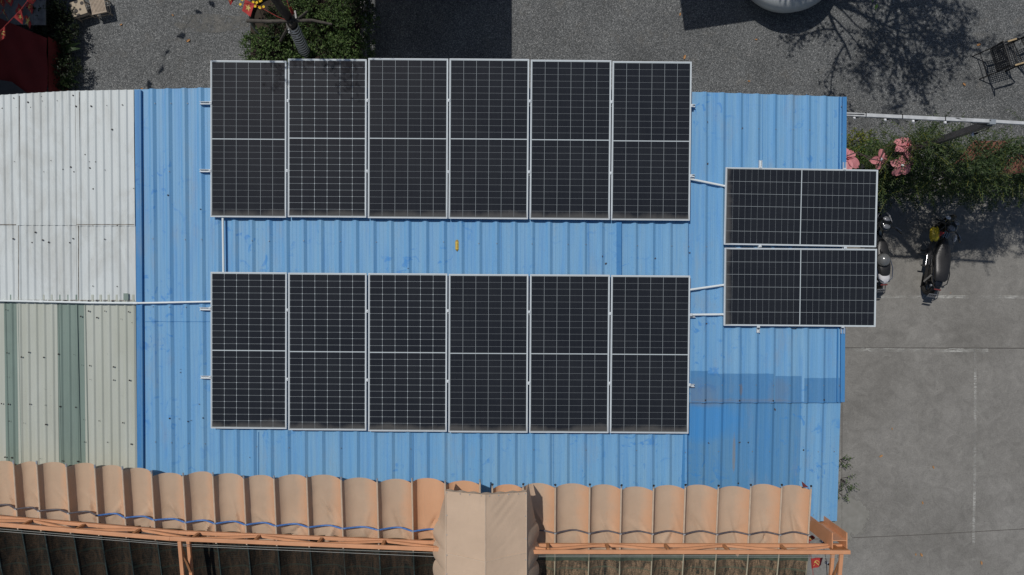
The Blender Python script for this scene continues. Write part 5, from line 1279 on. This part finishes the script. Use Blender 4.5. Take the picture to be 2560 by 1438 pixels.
def motorbike(lab, loc, head, lean, steer, style):
    """local +y forward, x right"""
    root = thing('motorbike', lab, 'motorbike', loc, (0, lean, 0)); root.rotation_euler = (Matrix.Rotation(-head, 3, 'Z') @ Matrix.Rotation(-lean, 3, 'Y')).to_euler()
    sc = style == 'scooter'; r = .29
    wheel(root, (0, -.62, r), r, .095, name='rear_wheel')
    fk = bpy.data.objects.new('front_assembly', None); COL.objects.link(fk); fk.parent = root; fk.location = (0, .56 if not sc else .50, 0); fk.rotation_euler = (0, 0, -steer)
    # seat
    m = MB(); zt0 = .79
    if sc: secs = [(-.62, .06, .76, .81), (-.56, .105, .74, .84), (-.40, .13, .72, .83), (-.15, .135, .70, .80), (.02, .12, .69, .78), (.14, .085, .68, .76), (.20, .035, .69, .74)]
    else: secs = [(-.62, .095, .76, .82), (-.57, .135, .74, .85), (-.38, .155, .72, .845), (-.14, .17, .70, .80), (-.08, .168, .70, .785), (.08, .13, .68, .775), (.24, .075, .67, .77), (.32, .045, .68, .75)]
    m.loft([ring(*s_, n=18, pw=.75) for s_ in secs]); m.build('seat', M['vinyl'], root, smooth=True)
    # body side covers
    m = MB(); m.loft([ring(-.72, .05, .62, .74), ring(-.6, .11, .56, .76), ring(-.3, .135, .48, .73), ring(.0, .13, .42, .70), ring(.2, .10, .42, .66), ring(.32, .06, .45, .62)]); m.build('body_cover', M['gloss'], root, smooth=True)
    m = MB(); m.bar((0, -.62, .45), (0, -.1, .42), .16, .16); m.build('rear_guard', M['black'], root, bevel=.03)
    # engine and floor
    m = MB(); m.loft([ring(-.25, .10, .22, .46), ring(.0, .13, .18, .48), ring(.2, .12, .20, .44), ring(.32, .07, .26, .40)]); m.tube([(-.11, .05, .3), (-.11, .05, .3)], .08, 12); m.build('engine', M['steel'], root, smooth=True)
    m = MB(); m.tube([(.10, .2, .25), (.15, -.1, .22), (.16, -.55, .30), (.16, -.75, .34)], [.02, .022, .05, .048], 10); m.build('exhaust', M['steel'], root, smooth=True)
    # swing arm / chain case (left, seen by the camera)
    m = MB(); m.bar((-.09, -.1, .32), (-.09, -.62, .30), .035, .07); m.bar((.08, -.1, .32), (.08, -.62, .30), .03, .05); m.build('swing_arm', M['black'], root)
    for s_ in (-1, 1):
        m = MB(); m.tube([(s_ * .11, -.62, .32), (s_ * .12, -.48, .66)], .024, 8); m.build('shock_absorber', M['chrome'], root, smooth=True)
    # leg shield / tank spine
    m = MB()
    if sc: m.loft([ring(.2, .09, .40, .60), ring(.36, .13, .36, .66), ring(.47, .19, .40, .86), ring(.56, .12, .55, .98), ring(.60, .05, .7, .98)]); m.build('leg_shield', M['gloss'], root, smooth=True)
    else:
        m.loft([ring(.28, .07, .50, .66), ring(.38, .10, .46, .70), ring(.48, .11, .50, .82), ring(.56, .07, .6, .88)]); m.build('leg_shield', M['gloss'], root, smooth=True)
        m = MB()
        for x in (-.045, 0, .045): m.tube([(x, .22, .70), (x, .36, .72), (x, .47, .80)], .006, 6)
        for y, z_ in ((.26, .708), (.36, .722), (.45, .79)): m.tube([(-.05, y, z_), (.05, y, z_)], .005, 6)
        m.build('centre_rack', M['chrome'], root, smooth=True)
        m = MB(); m.ball((.20, .36, .68), (.035, .09, .07), 10, 8); m.build('shield_wing', M['whitep'], root, smooth=True)
    # foot pegs, stand, kick lever
    for s_ in (-1, 1):
        m = MB(); m.bar((s_ * .13, .06, .28), (s_ * .27, .06, .28), .035, .03); m.build('foot_peg', M['rubber'], root, bevel=.005)
        m = MB(); m.bar((s_ * .12, -.28, .34), (s_ * .25, -.28, .36), .03, .028); m.build('foot_peg', M['rubber'], root, bevel=.005)
    m = MB(); m.tube([(-.09, -.02, .25), (-.22, .02, .02)], .012, 8); m.build('side_stand', M['steel'], root, smooth=True)
    m = MB(); m.tube([(-.14, .16, .27), (-.20, .24, .26), (-.24, .26, .27)], .009, 6); m.build('gear_lever', M['chrome'], root, smooth=True)
    # rear: tail, fender, plate, rack
    m = MB()
    if sc: m.loft([ring(-.56, .115, .68, .80), ring(-.66, .11, .66, .83), ring(-.74, .075, .68, .80), ring(-.78, .03, .70, .76)]); m.build('tail_fairing', M['whitep'], root, smooth=True)
    else: m.loft([ring(-.58, .10, .64, .76), ring(-.70, .09, .64, .75), ring(-.80, .04, .66, .73)]); m.build('tail_fairing', M['gloss'], root, smooth=True)
    m = MB(); m.loft([ring(-.66, .055, .60, .64), ring(-.82, .06, .52, .56), ring(-.92, .055, .40, .44)]); m.build('rear_fender', M['black'], root, smooth=True)
    m = MB(); m.box((0, -.93, .53), (.17, .012, .12), Matrix.Rotation(R(-32), 3, 'X')); pl = m.build('number_plate', M['lens'], root)
    m = MB()
    for i in range(4): m.box((-.055 + .036 * i, -.924, .555), (.018, .004, .03), Matrix.Rotation(R(-32), 3, 'X'))
    m.build('plate_characters', M['black'], pl)
    m = MB()
    for s_ in (-1, 1): m.tube([(s_ * .15, -.20, .72), (s_ * .17, -.45, .79), (s_ * .14, -.66, .80), (s_ * .04, -.74, .80)], .010, 6)
    if not sc: m.tube([(-.04, -.74, .80), (.04, -.74, .80)], .010, 6)
    m.build('grab_rail', M['chrome'] if sc else M['gloss'], root, smooth=True)
    for s_ in (-1, 1):
        m = MB(); m.ball((s_ * .12, -.72, .68), (.028, .03, .028), 8, 6); m.build('indicator', M['lens'], root, smooth=True)
    m = MB(); m.box((0, -.80, .72), (.14, .03, .05)); m.build('tail_light', M['redm'], root, bevel=.01)
    m = MB(); m.tube([(-.10, .0, .40), (-.13, -.02, .30), (-.13, -.30, .30)], .022, 8); m.build('engine_cover', M['chrome'], root, smooth=True)
    # front assembly (origin at steering axis): wheel, fork, fender, bars, lamp
    wheel(fk, (0, .17, r), r, .080, name='front_wheel')
    m = MB()
    for s_ in (-1, 1): m.tube([(s_ * .075, .17, r), (s_ * .075, .02, .78)], .019, 8)
    m.build('fork', M['steel'], fk, smooth=True)
    m = MB(); vs = []
    arc_ = [R(20 + 13 * i) for i in range(11)]
    m.grid(lambda u, v: Vector(((u - .5) * .12, .17 + (r + .025 - .05 * abs(2 * u - 1) ** 2) * math.cos(R(15 + 125 * v)), r + (r + .025 - .05 * abs(2 * u - 1) ** 2) * math.sin(R(15 + 125 * v)))), 6, 16)
    m.build('front_fender', M['gloss'], fk, smooth=True)
    m = MB(); m.loft([ring(-.14, .05, .90, .98), ring(-.06, .12, .86, 1.02), ring(.04, .125, .82, 1.0), ring(.13, .09, .78, .94), ring(.17, .03, .80, .90)]); m.build('cowl', M['gloss'], fk, smooth=True)
    m = MB(); m.ball((0, .11, .955), (.085 if sc else .07, .06, .035), 14, 8, M=Matrix.Rotation(R(-30), 3, 'X')); m.build('headlight', M['lens'], fk, smooth=True)
    m = MB(); m.ball((0, -.06, 1.015), (.075, .05, .018), 14, 6); m.build('instrument', M['lens'], fk, smooth=True)
    m = MB(); m.tube([(-.34, -.14, .97), (-.20, -.06, .98), (0, -.03, .95), (.20, -.06, .98), (.34, -.14, .97)], .011, 8); m.build('handlebar', M['black'], fk, smooth=True)
    for s_ in (-1, 1):
        m = MB(); m.tube([(s_ * .22, -.075, .98), (s_ * .35, -.145, .97)], .018, 8); m.build('grip', M['rubber'], fk, smooth=True)
        m = MB(); m.tube([(s_ * .19, -.035, .98), (s_ * .33, -.09, .975)], .006, 6); m.build('brake_lever', M['chrome'], fk, smooth=True)
    if not sc:
        m = MB(); m.tube([(-.18, -.06, .98), (-.23, -.02, 1.12)], .006, 6); o = m.build('mirror_arm', M['chrome'], fk, smooth=True)
        m = MB(); m.ball((-.24, -.01, 1.14), (.055, .035, .012), 14, 6, M=Matrix.Rotation(R(25), 3, 'Z')); m.build('mirror', M['whitep'], o, smooth=True)
    if sc:
        for s_ in (-1, 1):
            m = MB(); m.add([Vector(v) for v in ((s_ * .05, .30, .72), (s_ * .15, .16, .76), (s_ * .17, .08, .84), (s_ * .10, .24, .80))], [(0, 1, 2, 3)]); o = m.build('white_decal', M['whitep'], fk); o.modifiers.new('s', 'SOLIDIFY').thickness = .006
    return root
motorbike('black motorbike standing alone on the concrete, front wheel turned, yellow bag on its bars', (9.42, .73, 0), R(9), R(7), R(38), 'bike')
motorbike('black and white motorbike half hidden under the sideways solar panels', (8.06, .86, 0), R(-3), R(4), R(14), 'scooter')
# yellow bag
bg_ = thing('yellow_bag', 'yellow plastic bag hanging from the left side of the lone motorbike', 'bag', P(2336, 586, .75))
m = MB(); rnd = random.Random(3)
rings = []
for i, (y, s_) in enumerate([(-.14, .35), (-.12, .8), (-.04, 1.0), (.06, .95), (.12, .8), (.15, .5)]):
    rings.append([Vector((s_ * .105 * math.cos(t) * (1 + .2 * noise.noise(Vector((t, i * .7, 0)))), y + .02 * math.sin(3 * t), s_ * .07 * math.sin(t))) for t in [2 * math.pi * k / 14 for k in range(14)]])
m.loft(rings); m.build('bag', M['yellow'], bg_, smooth=True)
m = MB(); m.add([Vector(v) for v in ((.06, -.06, .07), (.17, .02, .09), (.08, .06, .08))], [(0, 1, 2)]); o = m.build('red_tag', M['red'], bg_); o.modifiers.new('s', 'SOLIDIFY').thickness = .006
# helmet
hl = thing('helmet', 'dark grey half helmet resting on the seat of the half hidden motorbike', 'helmet', P(2208, 650, .83))
m = MB(); m.lathe([(.128, -.01), (.132, .03), (.122, .075), (.095, .115), (.05, .14), (.001, .147)], (0, 0, 0), 28, M=Matrix.Diagonal((1, 1.08, 1))); m.build('shell', M['helmet'], hl, smooth=True)
m = MB(); m.lathe([(.135, -.016), (.140, -.006), (.133, .006)], (0, 0, 0), 28, M=Matrix.Diagonal((1, 1.08, 1))); m.build('rim', M['black'], hl, smooth=True)
m = MB(); m.tube([(-.03, .12, .0), (-.05, .19, -.01), (-.06, .23, .0)], .010, 6); m.tube([(.0, .13, 0), (-.03, .19, .0)], .008, 6); m.build('strap', M['black'], hl)

# ------------------------------------------------------------------ fallen leaves and debris
def leaf_flake(p, s_, mat, lab, grp, seed):
    rnd = random.Random(seed); m = MB(); a = rnd.uniform(0, 6.28)
    m.grid(lambda u, v: Vector(((u - .5) * s_ * .8 * math.sin(math.pi * (v * .86 + .07)), (v - .5) * s_ * 1.5, .18 * s_ * ((u - .5) ** 2 * 4) + .004)), 4, 6)
    o = m.build('fallen_leaf', mat, smooth=True); o.location = p; o.rotation_euler = (0, 0, a); props(o, lab, 'leaf', grp)
for i, (a, b) in enumerate([(471, 102), (432, 38), (1711, 143), (1890, 99), (1872, 203), (2410, 211), (2446, 112), (303, 62), (355, 222), (1700, 36)]):
    leaf_flake(P(a, b, .01), random.Random(i).uniform(.03, .07), M['dry'], 'small dry leaf lying on the gravel yard', 'dry leaves on the gravel', i)
for i, (a, b) in enumerate([(2306, 1257), (2289, 1386), (2303, 1387), (2333, 1168), (2453, 1407), (2230, 1072), (2202, 1140)]):
    leaf_flake(P(a, b, .012), random.Random(i + 50).uniform(.03, .06), M['dry'], 'small dry leaf lying on the concrete pavement', 'dry leaves on the concrete', i + 30)
for i, (a, b, s_) in enumerate([(1768, 410, .022), (1765, 809, .020), (1938, 1024, .026), (1548, 644, .022), (1514, 659, .024), (1505, 641, .016), (1637, 646, .018), (1723, 632, .018), (1850, 1107, .022), (1773, 1109, .020), (1855, 321, .014), (1768, 306, .016), (1724, 470, .012), (452, 931, .014), (452, 923, .010), (500, 1010, .016), (1021, 671, .012), (479, 1051, .012), (449, 1047, .012), (626, 1143, .012)]):
    p = RP(a, b); leaf_flake((p.x, p.y, zsurf(p.x, p.y) + .010), s_, M['dark_dry'], 'small dark dry leaf scrap on the blue roof', 'dry scraps on the blue roof', i + 70)
